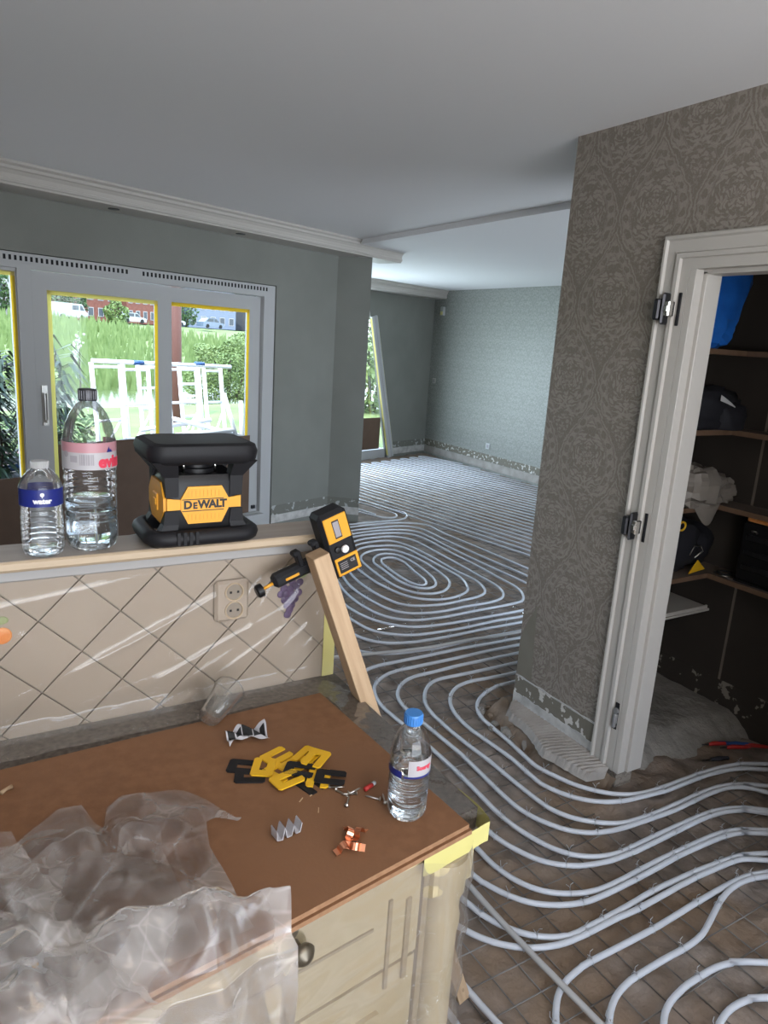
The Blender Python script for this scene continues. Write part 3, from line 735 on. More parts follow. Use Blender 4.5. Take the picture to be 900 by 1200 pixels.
# ================================================================== HEATING PIPES AND MESH
PIPES={
 'a1':[4.095,2.636,3.599,2.623,3.283,2.616,2.431,2.616,2.394,2.614,2.353,2.607,2.310,2.595,2.268,2.579,2.227,2.559,2.190,2.534,2.157,2.504,2.130,2.469,2.108,2.430,2.094,2.387,2.087,2.343,2.075,2.163,2.055,1.984,2.059,1.940,2.070,1.897,2.100,1.812,2.121,1.772,2.147,1.736,2.177,1.702,2.210,1.672,2.247,1.648,2.288,1.630,2.331,1.619,2.376,1.613,2.466,1.608,2.646,1.604,2.736,1.599,2.826,1.589,2.914,1.571,2.956,1.556,3.157,1.455],
 'a2':[4.166,2.720,3.489,2.702,3.083,2.698,2.496,2.701,2.316,2.716,2.271,2.716,2.227,2.711,2.184,2.699,2.143,2.679,2.107,2.653,2.075,2.622,2.047,2.586,2.024,2.547,2.006,2.506,1.993,2.463,1.985,2.419,1.979,2.374,1.977,2.329,1.978,2.284,1.989,2.149,1.994,2.059,1.993,2.014,1.985,1.879,1.991,1.835,2.006,1.793,2.027,1.753,2.053,1.716,2.084,1.684,2.120,1.658,2.160,1.637,2.202,1.622,2.246,1.611,2.425,1.587,2.470,1.584,2.650,1.583,2.740,1.577,2.829,1.562,2.873,1.551,2.915,1.535,2.954,1.513,3.189,1.378],
 'a3':[4.268,2.815,3.636,2.798,3.274,2.794,2.597,2.796,2.326,2.801,2.190,2.807,2.145,2.807,2.101,2.800,2.060,2.783,2.024,2.758,1.991,2.727,1.962,2.692,1.937,2.655,1.917,2.615,1.902,2.572,1.893,2.528,1.887,2.484,1.881,2.348,1.884,2.213,1.892,2.078,1.891,1.897,1.897,1.762,1.904,1.717,1.919,1.675,1.942,1.637,1.972,1.604,2.006,1.575,2.044,1.549,2.084,1.529,2.126,1.517,2.216,1.508,2.306,1.505,2.532,1.510,2.622,1.508,2.667,1.504,2.711,1.496,2.754,1.482,2.796,1.464,2.835,1.442,3.171,1.214],
 'a4':[4.354,2.915,3.858,2.901,3.543,2.895,3.227,2.893,2.641,2.895,2.370,2.900,2.280,2.898,2.145,2.890,2.055,2.890,2.011,2.883,1.968,2.870,1.929,2.849,1.893,2.822,1.862,2.789,1.836,2.753,1.817,2.712,1.806,2.669,1.800,2.625,1.800,2.534,1.809,2.219,1.807,2.129,1.791,1.904,1.788,1.814,1.791,1.769,1.800,1.725,1.815,1.683,1.836,1.643,1.860,1.605,1.891,1.573,1.927,1.546,1.967,1.527,2.010,1.514,2.054,1.504,2.143,1.495,2.323,1.484,2.414,1.484,2.549,1.489,2.639,1.488,2.684,1.483,2.727,1.473,2.767,1.454,2.801,1.426,2.828,1.391,3.035,1.095],
 'a5':[4.443,3.004,3.857,2.988,3.541,2.983,2.864,2.984,2.594,2.989,2.323,2.984,2.007,2.986,1.963,2.982,1.919,2.973,1.877,2.957,1.838,2.935,1.802,2.909,1.771,2.876,1.748,2.838,1.730,2.797,1.716,2.754,1.706,2.710,1.701,2.666,1.701,2.621,1.712,2.350,1.715,2.170,1.712,2.035,1.698,1.810,1.701,1.719,1.707,1.675,1.717,1.631,1.730,1.588,1.747,1.546,1.770,1.508,1.800,1.475,1.836,1.449,1.876,1.429,1.919,1.417,1.964,1.411,2.009,1.410,2.144,1.414,2.414,1.414,2.504,1.407,2.549,1.398,2.592,1.385,2.634,1.367,2.672,1.344,2.994,1.097],
 'a6':[4.525,3.087,3.893,3.070,3.487,3.066,2.810,3.068,2.674,3.072,2.494,3.081,2.268,3.079,1.952,3.080,1.907,3.078,1.863,3.070,1.820,3.057,1.779,3.038,1.740,3.015,1.705,2.988,1.673,2.956,1.645,2.921,1.620,2.883,1.599,2.843,1.582,2.802,1.572,2.758,1.568,2.714,1.570,2.669,1.576,2.624,1.595,2.490,1.601,2.400,1.598,1.994,1.594,1.813,1.596,1.723,1.600,1.678,1.610,1.634,1.624,1.592,1.643,1.550,1.666,1.512,1.696,1.480,1.732,1.452,1.771,1.430,1.813,1.415,1.857,1.404,1.901,1.396,1.991,1.390,2.081,1.389,2.397,1.397,2.487,1.391,2.532,1.385,2.575,1.374,2.616,1.357,2.654,1.334,2.967,1.075],
 'a7':[1.570,3.010,1.488,2.901,1.464,2.862,1.444,2.822,1.427,2.780,1.416,2.736,1.412,2.691,1.411,2.645,1.417,2.555,1.441,2.329,1.497,1.740,1.500,1.695,1.499,1.604,1.501,1.559,1.510,1.515,1.525,1.472,1.546,1.432,1.574,1.397,1.609,1.369,1.648,1.347,1.690,1.330,1.734,1.319,1.779,1.314,1.869,1.313,2.051,1.319,2.324,1.316,2.369,1.314,2.414,1.309,2.459,1.299,2.502,1.285,2.542,1.265,2.898,1.063],
 'a8':[1.422,2.954,1.366,2.883,1.341,2.846,1.319,2.807,1.300,2.766,1.285,2.723,1.275,2.680,1.271,2.635,1.270,2.590,1.276,2.500,1.293,2.365,1.323,2.141,1.371,1.829,1.406,1.560,1.417,1.516,1.434,1.475,1.455,1.435,1.481,1.399,1.513,1.367,1.550,1.342,1.590,1.322,1.633,1.306,1.676,1.296,1.721,1.292,1.811,1.290,1.992,1.294,2.127,1.300,2.218,1.300,2.353,1.295,2.398,1.291,2.443,1.284,2.485,1.272,2.526,1.252,2.877,1.047],
 'a9':[1.265,2.857,1.206,2.788,1.181,2.750,1.160,2.709,1.143,2.667,1.130,2.624,1.124,2.579,1.123,2.533,1.125,2.488,1.136,2.397,1.149,2.307,1.197,2.038,1.232,1.859,1.315,1.457,1.325,1.413,1.341,1.371,1.364,1.332,1.392,1.296,1.425,1.266,1.463,1.242,1.505,1.226,1.550,1.218,1.777,1.221,1.868,1.226,1.959,1.227,2.141,1.220,2.323,1.203,2.367,1.194,2.410,1.180,2.792,1.029],
 'a10':[1.111,2.797,1.058,2.724,1.035,2.686,0.995,2.604,0.979,2.563,0.969,2.519,0.966,2.474,0.968,2.429,0.973,2.384,0.987,2.295,1.022,2.118,1.083,1.854,1.117,1.723,1.159,1.594,1.222,1.425,1.240,1.384,1.262,1.345,1.290,1.309,1.323,1.278,1.359,1.252,1.399,1.232,1.441,1.217,1.485,1.207,1.530,1.203,1.575,1.201,1.711,1.201,1.801,1.196,2.026,1.201,2.162,1.199,2.297,1.191,2.341,1.183,2.381,1.165,2.419,1.141,2.529,1.067,2.646,0.986,2.719,0.939],
 'b1':[1.181,0.914,1.267,1.019,1.298,1.052,1.332,1.080,1.372,1.101,1.415,1.112,1.460,1.119,1.505,1.122,1.775,1.117,2.001,1.125,2.181,1.127,2.272,1.122,2.316,1.114,2.359,1.102,2.535,1.050,2.623,1.029,2.706,1.002],
 'b2':[1.303,0.850,1.364,0.919,1.397,0.952,1.433,0.980,1.474,1.001,1.517,1.014,1.563,1.021,1.609,1.023,1.701,1.024,1.794,1.022,1.840,1.023,1.886,1.028,1.930,1.038,2.061,1.084,2.106,1.097,2.151,1.107,2.197,1.112,2.242,1.112,2.288,1.105,2.332,1.093,2.551,1.023,2.639,1.000,2.686,0.984],
 'b3':[1.429,0.784,1.495,0.850,1.529,0.881,1.568,0.906,1.611,0.921,1.657,0.929,1.704,0.934,1.797,0.934,1.843,0.930,1.888,0.920,1.931,0.903,2.297,0.696],
 'b4':[1.528,0.732,1.647,0.800,1.690,0.817,1.734,0.825,1.780,0.825,1.822,0.818,1.861,0.804,2.186,0.636],
 'f1':[1.358,1.951,1.358,1.767,1.348,1.446,1.352,1.170,1.372,0.802],
 'f2':[1.105,1.401,1.123,1.164,1.146,0.928],
 'f3':[1.012,1.397,1.027,1.251,1.030,1.202,1.029,1.104,1.033,0.958],
 'f4':[4.437,3.125,3.202,3.107,2.928,3.105,2.790,3.108,2.745,3.112,2.655,3.126,2.609,3.130,2.381,3.131,2.289,3.135,2.244,3.139,2.153,3.151,2.063,3.166,1.659,3.246],
 'c1':[3.236,3.153,2.986,3.149,2.785,3.155,2.685,3.156,2.584,3.154,2.384,3.142,2.334,3.144,2.135,3.167,2.086,3.177,2.038,3.191,1.992,3.210,1.951,3.237,1.916,3.272,1.888,3.313,1.863,3.357,1.844,3.403,1.831,3.451,1.822,3.500,1.813,3.600,1.808,3.750,1.815,3.901,1.828,4.000,1.847,4.099,1.870,4.196,1.909,4.341,1.939,4.437,1.989,4.579,2.026,4.672,2.066,4.764,2.111,4.854,2.159,4.942,2.211,5.028,2.265,5.112,2.350,5.236,2.440,5.357,2.503,5.435,2.568,5.511,2.637,5.584,2.712,5.650,2.752,5.680,2.837,5.734,2.927,5.778,3.067,5.834,3.114,5.848,3.164,5.857,3.213,5.862,3.464,5.868,3.665,5.868,3.715,5.869,3.764,5.873,3.813,5.884,3.858,5.905,3.898,5.935,3.932,5.970,3.961,6.011,3.982,6.056,3.993,6.104,3.991,6.153,3.979,6.201,3.950,6.297,3.881,6.590,3.800,6.880],
 'c2':[3.356,3.280,3.205,3.267,3.105,3.261,2.854,3.265,2.602,3.258,2.452,3.257,2.351,3.262,2.301,3.266,2.251,3.274,2.203,3.285,2.155,3.300,2.110,3.322,2.071,3.352,2.038,3.390,2.013,3.433,1.996,3.479,1.968,3.576,1.958,3.625,1.952,3.675,1.950,3.725,1.954,3.876,1.963,3.976,1.977,4.075,2.008,4.223,2.046,4.369,2.075,4.465,2.124,4.608,2.162,4.701,2.204,4.792,2.277,4.924,2.331,5.009,2.416,5.134,2.475,5.214,2.569,5.333,2.635,5.409,2.705,5.481,2.781,5.547,2.901,5.637,2.985,5.693,3.028,5.719,3.073,5.740,3.121,5.756,3.170,5.766,3.220,5.774,3.270,5.778,3.420,5.782,3.571,5.791,3.621,5.789,3.671,5.782,3.719,5.770,3.766,5.752,3.812,5.731,3.855,5.706,3.893,5.675,3.921,5.635,3.937,5.588,3.944,5.539,3.944,5.489,3.932,5.389,3.926,5.289,3.929,5.188,3.948,4.787,3.962,4.133],
 'c3':[3.436,3.366,3.287,3.349,3.187,3.341,3.137,3.340,2.986,3.345,2.936,3.344,2.736,3.333,2.636,3.331,2.535,3.335,2.435,3.342,2.386,3.348,2.336,3.357,2.289,3.373,2.246,3.397,2.205,3.426,2.167,3.459,2.136,3.497,2.115,3.541,2.102,3.590,2.089,3.689,2.080,3.789,2.078,3.839,2.082,3.939,2.092,4.039,2.107,4.138,2.126,4.236,2.150,4.334,2.190,4.479,2.220,4.574,2.256,4.668,2.276,4.714,2.322,4.803,2.372,4.890,2.426,4.974,2.512,5.098,2.602,5.219,2.696,5.336,2.797,5.448,2.869,5.517,2.946,5.581,2.988,5.608,3.033,5.629,3.081,5.643,3.180,5.660,3.280,5.667,3.481,5.671,3.581,5.669,3.630,5.663,3.678,5.649,3.720,5.625,3.755,5.590,3.781,5.547,3.798,5.501,3.808,5.452,3.812,5.402,3.812,5.352,3.802,5.152,3.802,4.851,3.809,4.500,3.828,3.999],
 'c4':[3.520,3.456,3.320,3.431,3.220,3.425,2.766,3.423,2.615,3.428,2.515,3.439,2.465,3.447,2.417,3.459,2.371,3.479,2.331,3.508,2.295,3.544,2.264,3.583,2.237,3.625,2.215,3.671,2.197,3.718,2.184,3.766,2.175,3.816,2.167,3.916,2.167,3.966,2.170,4.017,2.183,4.116,2.202,4.215,2.225,4.314,2.253,4.410,2.285,4.506,2.341,4.647,2.384,4.738,2.457,4.870,2.538,4.998,2.623,5.123,2.713,5.244,2.809,5.361,2.877,5.435,2.914,5.470,2.953,5.501,2.997,5.524,3.045,5.539,3.094,5.550,3.143,5.559,3.243,5.571,3.344,5.576,3.394,5.574,3.445,5.570,3.494,5.562,3.543,5.550,3.590,5.533,3.634,5.509,3.669,5.475,3.692,5.431,3.707,5.384,3.715,5.334,3.717,5.284,3.715,5.183,3.703,5.032,3.698,4.932,3.689,4.579,3.689,4.327,3.699,3.873],
 'c5':[3.392,3.569,3.343,3.559,3.293,3.553,3.243,3.550,3.142,3.546,2.942,3.542,2.741,3.531,2.641,3.532,2.541,3.542,2.492,3.552,2.445,3.569,2.402,3.593,2.363,3.624,2.333,3.663,2.310,3.707,2.294,3.755,2.283,3.803,2.271,3.903,2.269,4.003,2.274,4.104,2.287,4.203,2.307,4.301,2.348,4.446,2.398,4.588,2.459,4.726,2.530,4.859,2.635,5.030,2.718,5.155,2.778,5.236,2.809,5.275,2.876,5.349,2.912,5.384,2.950,5.417,2.993,5.442,3.040,5.458,3.089,5.467,3.189,5.479,3.289,5.483,3.339,5.481,3.389,5.475,3.438,5.464,3.485,5.449,3.530,5.428,3.569,5.398,3.597,5.358,3.616,5.312,3.627,5.263,3.634,5.214,3.636,5.164,3.633,5.063,3.609,4.713,3.597,4.311,3.575,4.061,3.567,3.911,3.563,3.861,3.555,3.812,3.541,3.764,3.521,3.718,3.494,3.676,3.465,3.635,3.431,3.599,3.392,3.569],
 'c6':[3.368,3.745,3.334,3.708,3.295,3.677,3.250,3.656,3.202,3.643,3.152,3.636,3.102,3.633,2.951,3.634,2.901,3.632,2.800,3.623,2.750,3.620,2.700,3.622,2.650,3.628,2.601,3.637,2.552,3.651,2.506,3.671,2.466,3.699,2.434,3.736,2.412,3.781,2.397,3.829,2.386,3.878,2.373,3.978,2.368,4.078,2.368,4.179,2.376,4.279,2.394,4.378,2.420,4.476,2.453,4.571,2.492,4.663,2.561,4.798,2.686,5.017,2.739,5.103,2.797,5.184,2.831,5.222,2.867,5.256,2.907,5.287,2.950,5.313,2.996,5.334,3.043,5.352,3.091,5.364,3.141,5.371,3.191,5.373,3.292,5.370,3.342,5.364,3.388,5.347,3.427,5.317,3.458,5.279,3.482,5.235,3.498,5.187,3.506,5.138,3.508,5.088,3.507,5.037,3.478,4.484,3.451,4.132,3.442,3.982,3.437,3.932,3.428,3.882,3.413,3.834,3.393,3.788,3.368,3.745],
 'c7':[3.278,3.849,3.245,3.812,3.205,3.784,3.158,3.766,3.109,3.756,2.960,3.737,2.860,3.729,2.810,3.730,2.760,3.735,2.710,3.744,2.662,3.757,2.615,3.774,2.572,3.798,2.539,3.833,2.516,3.877,2.502,3.925,2.483,4.024,2.474,4.124,2.473,4.224,2.478,4.325,2.491,4.424,2.510,4.523,2.524,4.571,2.557,4.666,2.598,4.758,2.669,4.891,2.749,5.018,2.809,5.099,2.877,5.172,2.916,5.204,2.960,5.226,3.008,5.239,3.107,5.257,3.157,5.262,3.207,5.260,3.254,5.248,3.293,5.221,3.321,5.181,3.339,5.135,3.352,5.086,3.370,4.987,3.376,4.887,3.373,4.686,3.368,4.586,3.352,4.385,3.349,4.285,3.356,4.134,3.356,4.084,3.351,4.035,3.339,3.986,3.323,3.938,3.302,3.893,3.278,3.849],
 'c8':[3.178,3.926,3.144,3.890,3.103,3.863,3.057,3.843,3.010,3.826,2.961,3.814,2.911,3.809,2.861,3.812,2.813,3.823,2.768,3.844,2.728,3.873,2.693,3.909,2.665,3.950,2.645,3.996,2.632,4.044,2.614,4.143,2.603,4.243,2.600,4.293,2.600,4.344,2.604,4.444,2.612,4.544,2.625,4.644,2.636,4.693,2.652,4.741,2.693,4.832,2.742,4.920,2.798,5.004,2.830,5.043,2.866,5.077,2.907,5.106,2.952,5.125,3.001,5.135,3.051,5.134,3.150,5.119,3.199,5.107,3.243,5.087,3.276,5.052,3.294,5.007,3.301,4.958,3.304,4.908,3.304,4.706,3.295,4.455,3.294,4.304,3.288,4.204,3.280,4.154,3.267,4.106,3.249,4.059,3.228,4.013,3.178,3.926],
 'c9':[3.073,4.025,3.036,3.991,2.996,3.962,2.950,3.942,2.902,3.933,2.853,3.937,2.806,3.954,2.767,3.983,2.738,4.022,2.717,4.068,2.703,4.116,2.695,4.165,2.691,4.215,2.691,4.266,2.695,4.366,2.713,4.566,2.736,4.716,2.746,4.765,2.759,4.813,2.779,4.859,2.805,4.902,2.837,4.940,2.875,4.972,2.919,4.995,2.966,5.012,3.015,5.020,3.065,5.018,3.112,5.006,3.152,4.979,3.179,4.938,3.197,4.892,3.209,4.843,3.218,4.794,3.229,4.694,3.229,4.593,3.222,4.493,3.203,4.343,3.184,4.245,3.172,4.196,3.157,4.148,3.136,4.103,3.107,4.062,3.073,4.025],
 'c10':[3.025,4.124,2.994,4.085,2.955,4.056,2.909,4.043,2.863,4.052,2.826,4.081,2.802,4.123,2.788,4.171,2.781,4.220,2.778,4.270,2.779,4.320,2.802,4.520,2.813,4.670,2.824,4.718,2.843,4.764,2.869,4.807,2.901,4.845,2.939,4.877,2.982,4.899,3.030,4.905,3.074,4.889,3.106,4.854,3.126,4.809,3.135,4.760,3.139,4.710,3.138,4.660,3.131,4.560,3.119,4.460,3.103,4.361,3.080,4.264,3.066,4.216,3.047,4.169,3.025,4.124],
 'c11':[2.938,4.784,2.985,4.800,3.028,4.793,3.054,4.758,3.065,4.709,3.067,4.658,3.062,4.607,3.017,4.407,2.992,4.256,2.979,4.206,2.960,4.159,2.930,4.123,2.892,4.115,2.862,4.144,2.846,4.192,2.840,4.242,2.840,4.293,2.845,4.396,2.858,4.549,2.873,4.650,2.886,4.699,2.907,4.745,2.938,4.784],
 'd1':[3.419,6.558,3.518,6.325,3.639,6.048,3.668,6.008,3.708,5.981,3.755,5.971,3.800,5.983,3.837,6.014,3.863,6.056,3.873,6.104,3.869,6.153,3.837,6.301,3.813,6.450,3.792,6.549,3.765,6.646,3.720,6.791],
 'd2':[3.510,6.532,3.557,6.438,3.598,6.342,3.630,6.242,3.654,6.140],
 'h0':[4.533,2.750,4.051,5.562,3.578,8.325,3.580,8.352,3.595,8.377,3.617,8.392,3.643,8.394,3.663,8.381,3.674,8.359,4.162,5.579,4.660,2.750],
 'h1':[4.787,2.750,4.274,5.596,3.771,8.392,3.773,8.420,3.787,8.445,3.810,8.460,3.836,8.462,3.857,8.449,3.868,8.426,4.387,5.614,4.916,2.750],
 'h2':[5.045,2.750,4.501,5.631,3.966,8.460,3.968,8.488,3.983,8.513,4.006,8.529,4.032,8.531,4.053,8.518,4.065,8.495,4.615,5.648,5.175,2.750],
 'h3':[5.307,2.750,4.730,5.666,4.164,8.530,4.166,8.558,4.180,8.583,4.204,8.599,4.230,8.601,4.252,8.588,4.264,8.565,4.846,5.683,5.439,2.750],
 'h4':[5.573,2.750,4.963,5.701,4.364,8.600,4.366,8.628,4.380,8.654,4.404,8.670,4.431,8.672,4.453,8.659,4.465,8.635,5.081,5.719,5.707,2.750],
 'h5':[5.843,2.750,5.199,5.737,4.567,8.670,4.568,8.699,4.583,8.725,4.607,8.741,4.634,8.743,4.657,8.730,4.669,8.706,5.319,5.755,5.979,2.750],
 'h6':[6.117,2.750,5.439,5.773,4.772,8.742,4.773,8.771,4.788,8.797,4.812,8.814,4.839,8.816,4.862,8.803,4.875,8.779,5.559,5.791,6.255,2.750],
 'h7':[6.395,2.750,5.681,5.809,4.980,8.815,4.980,8.844,4.995,8.871,5.019,8.887,5.047,8.889,5.071,8.876,5.084,8.852,5.804,5.828,6.536,2.750],
 'h8':[6.600,3.069,5.888,6.006,5.190,8.888,5.190,8.918,5.205,8.945,5.229,8.961,5.257,8.963,5.281,8.950,5.295,8.925,5.941,6.310,6.600,3.641],
 'h9':[6.600,4.196,5.994,6.607,5.402,8.962,5.402,8.992,5.417,9.019,5.441,9.036,5.470,9.038,5.494,9.025,5.508,9.000,6.047,6.896,6.600,4.736],
 'h10':[6.600,5.261,6.101,7.177,5.616,9.038,5.616,9.068,5.631,9.095,5.656,9.112,5.685,9.114,5.710,9.101,5.724,9.076,6.155,7.452,6.600,5.772],
 'h11':[6.600,6.270,6.209,7.719,5.833,9.113,5.833,9.144,5.848,9.171,5.873,9.189,5.902,9.191,5.928,9.177,5.942,9.152,6.264,7.981,6.600,6.754],
 'h12':[6.600,7.226,6.318,8.236,6.053,9.190,6.052,9.221,6.067,9.249,6.092,9.266,6.122,9.268,6.148,9.255,6.163,9.229,6.374,8.486,6.600,7.687],
 'h13':[6.600,8.136,6.429,8.731,6.274,9.268,6.274,9.299,6.288,9.327,6.314,9.344,6.344,9.346,6.370,9.333,6.386,9.307,6.485,8.970,6.600,8.575],
}

A_LAB = {'a1': 'innermost pale heating pipe bending round the corner of the damask wall',
 'a2': 'second heating pipe from the damask wall corner, bending sharply towards the closet',
 'a3': 'third heating pipe from the damask wall corner, running into the closet doorway',
 'a4': 'fourth heating pipe from the damask wall corner, paired with the third in the doorway',
 'a5': 'fifth heating pipe from the wall corner, passing behind the blue-capped bottle',
 'a6': 'sixth heating pipe from the wall corner, starting behind the leaning timber batten',
 'a7': 'heating pipe emerging beside the taped worktop corner, upper of its pair',
 'a8': 'heating pipe emerging below the taped worktop corner, lower of its pair',
 'a9': 'heating pipe swinging out past the cabinet column, crossed by the straight feed pipe',
 'a10': 'outermost heating pipe swinging out past the cabinet column beside the batten foot',
 'b1': 'single heating pipe curving down at the bottom edge, crossed by the straight feed pipe',
 'b2': 'heating pipe with a sharp kink near the closet side, second at the bottom edge',
 'b3': 'heating pipe in a wide bend at the bottom right, third at the bottom edge',
 'b4': 'heating pipe in the tightest bend in the bottom right corner',
 'f1': 'straight greyish feed pipe running diagonally from the cabinet over the other pipes',
 'f2': 'short stretch of pipe on the floor right of the batten foot',
 'f3': 'short stretch of pipe on the floor between cabinet and batten foot',
 'f4': 'straight greyish feed pipe joining the rows left of the damask wall corner',
 'c1': 'outermost big loop of pipe, ending in a hairpin below the grey pillar',
 'c2': 'second big loop of pipe around the floor spiral', 'c3': 'third big loop of pipe around the floor spiral',
 'c4': 'fourth big loop of pipe around the floor spiral', 'c5': 'largest closed turn of the floor spiral, touching the damask wall edge',
 'c6': 'second largest turn of the oval floor spiral', 'c7': 'third largest turn of the oval floor spiral', 'c8': 'fourth turn of the oval floor spiral',
 'c9': 'third turn from the middle of the oval floor spiral', 'c10': 'second turn from the middle of the oval floor spiral', 'c11': 'small innermost oval of the floor spiral',
 'd1': 'small hairpin of pipe below the foot of the grey pillar', 'd2': 'short pipe end at the foot of the grey pillar'}
tie = MB()
tie.tube([(0, .0125*math.cos(a), .0125*math.sin(a)) for a in np.linspace(0, 2*PI, 11)[:-1]], .0011, 4, closed=True)
tie.tube([(0, .004, .0125), (.004, .008, .026), (.012, .004, .034)], .0011, 4); tie.tube([(0, -.004, .0125), (-.006, -.006, .024), (-.014, .002, .028)], .0011, 4)
tie_o = None
ZP = -.068
for k, fl in PIPES.items():
    pts = [(fl[i], fl[i+1]) for i in range(0, len(fl), 2)]
    z = ZP+(.019 if k in ('f1', 'f4') else 0)
    path = smooth_path([(x, y, z) for x, y in pts], 2 if k[0] != 'h' else 1)
    r = .0095 if k[0] in 'abf' else .0092
    o = MB().tube(path, r, 10 if k[0] in 'abf' else 7).build('heating_pipe', M['pipe_old'] if k in ('f1', 'f4') else M['pipe'], None, True)
    if k[0] == 'h':
        ORD = ('first', 'second', 'third', 'fourth', 'fifth', 'sixth', 'seventh', 'eighth', 'ninth', 'tenth', 'eleventh', 'twelfth', 'thirteenth', 'fourteenth', 'fifteenth', 'sixteenth')
        tag(o, ORD[int(k[1:])]+' straight double run of pipe in the far room, counted from the spiral', 'pipe', 'straight pipe rows of the far room')
    else:
        tag(o, A_LAB[k], 'pipe', 'curved heating pipes on the floor')
    if k[0] in 'abc' or k == 'f2':
        # wire ties at intervals
        acc = random.uniform(.05, .15); st = .21 if k[0] in 'ab' else .42
        for i in range(1, len(path)):
            d = (path[i]-path[i-1]); acc += d.length
            if acc > st:
                acc = random.uniform(-.05, .04)
                p = path[i]
                if p.x > 3.1 or (p.x > 2.3 and p.y > 1.7 and p.y < 3) or p.y > 4.6: continue
                if tie_o is None: t_ = tie_o = tie.build('wire_tie', M['zinc'], o, True, True)
                else: t_ = tie_o.copy(); COL.objects.link(t_); t_.parent = o
                t_.location = p; t_.rotation_euler = (random.uniform(-.5, .5), 0, math.atan2(d.y, d.x))
def mesh_sheet(name, label, x0, x1, y0, y1, blocked):
    r = thing(name, label, 'wire mesh', ((x0+x1)/2, (y0+y1)/2, -.084), 'reinforcing mesh sheets')
    xs = np.arange(math.ceil((x0-.015)/.1)*.1+.015, x1, .1); ys = np.arange(math.ceil((y0-.023)/.1)*.1+.023, y1, .1)
    def seg(a, b):
        n = max(2, int((Vector(b)-Vector(a)).length/.25)+1)
        path = [Vector(a).lerp(Vector(b), i/(n-1))+Vector((random.uniform(-.002, .002), random.uniform(-.002, .002), random.uniform(-.002, .001))) for i in range(n)]
        MB().tube(path, .0021, 5).build('wire', M['wire'], r, True)
    for y in ys:
        for (a, b) in blocked('x', y, x0, x1): seg((a, y, -.0805), (b, y, -.0805))
    for x in xs:
        for (a, b) in blocked('y', x, y0, y1): seg((x, a, -.0845), (x, b, -.0845))
def bl1(ax, c, a, b):
    if ax == 'x': return [(a, 2.06 if 1.56 < c < 2.43 else b)]
    if c > 2.06: return [(a, 1.54), (2.44, b)]
    return [(a, b)]
mesh_sheet('wire_mesh', 'rusty reinforcing mesh under the pipes beside the counter and closet', .78, 3.15, .45, 3.45, bl1)
mesh_sheet('wire_mesh', 'reinforcing mesh under the oval floor spiral', 1.6, 4.4, 3.40, 5.6, lambda ax, c, a, b: [(a, b)])

# ================================================================== HALF WALL, LEDGE, FILM
hw = sempty('wall_bar', 'half wall clad in cream diamond tiles behind the counter', (-.2, 1.42, 0))
mb = MB(); mb.bx((-2.2, 1.388, -.14), (.728, 1.462, 1.235)); mb.build('core', M['grout'], hw)
hd_ = .0735; gap = .0022
tn = 0
for i in range(-8, 9):
    for j in range(-5, 4):
        if (i+j) % 2 == 0: continue
        cx, cz = .25+i*hd_, 1.131+j*hd_; q = hd_-gap
        poly = clip_poly([(cx-q, cz), (cx, cz-q), (cx+q, cz), (cx, cz+q)], -.32, .728, .898, 1.222)
        if len(poly) >= 3:
            d = random.uniform(0, .0008)
            t_ = MB().prism([(x, 1.3885, z) for x, z in poly], (0, -.0065-d, 0)).build('tile', M['tile'], hw)
            if i == 5 and j == 0: grape_tile = t_
# printed fruit on two tiles
g = MB()
for (gx, gz) in ((0, 0), (.013, .004), (-.013, .003), (.006, -.012), (-.008, -.011), (.018, -.010), (-.019, -.009), (0, -.024), (.011, -.023), (-.011, -.022), (.004, -.036), (-.006, -.034), (0, -.046), (-.004, -.055), (.02, .012), (-.016, .014), (.004, .015)):
    g.ball((.612+gx*1.15, 1.3805, 1.130+gz*1.1), .0092, 8, 5, (1, .22, 1))
g.build('grape_print', M['grape'], hw)
g = MB(); g.ball((.617, 1.381, 1.165), .014, 8, 5, (1.1, .1, .7)); g.ball((.640, 1.381, 1.160), .011, 8, 5, (1.1, .1, .7)); g.build('leaf_print', M['leaf_print'], hw)
g = MB(); g.ball((.042, 1.3805, 1.112), .0165, 12, 7, (1, .15, 1)); g.build('orange_print', M['orange'], hw)
g = MB(); g.ball((.040, 1.3805, 1.142), .012, 10, 6, (1.2, .15, .7)); g.build('leaf_print', M['leaf_print'], hw)
g = MB(); g.bx((.7285, 1.386, .62), (.7297, 1.463, 1.232)); g.build('masking_tape', M['tape_solid'], hw)
g = MB(); g.bx((.700, 1.3785, .90), (.7297, 1.3798, 1.215)); g.build('masking_tape', M['tape_solid'], hw)
# ledge
lb = thing('ledge_board', 'wooden ledge board on top of the tiled half wall', 'ledge', (-.2, 1.41, 1.238))
mb = MB(); mb.bx((-2.0, 1.366, 1.236), (.745, 1.475, 1.258)); mb.build('top_board', M['ledge'], lb)
mb = MB(); N = 7
pr = [(1.366, 1.2575), (1.360, 1.2585), (1.356, 1.255), (1.3555, 1.244), (1.360, 1.2385), (1.366, 1.2385)]
mb.add([(-2.0, y, z) for y, z in pr]+[(.75, y, z) for y, z in pr], [(i, (i+1) % 6, 6+(i+1) % 6, 6+i) for i in range(6)]+[tuple(range(6)), tuple(range(6, 12))]); mb.build('front_edging', M['ledge_edge'], lb, 40)
mb = MB(); mb.bx((-2.0, 1.372, 1.2155), (.74, 1.384, 1.2378), .003); mb.build('cover_strip', M['strip'], lb)
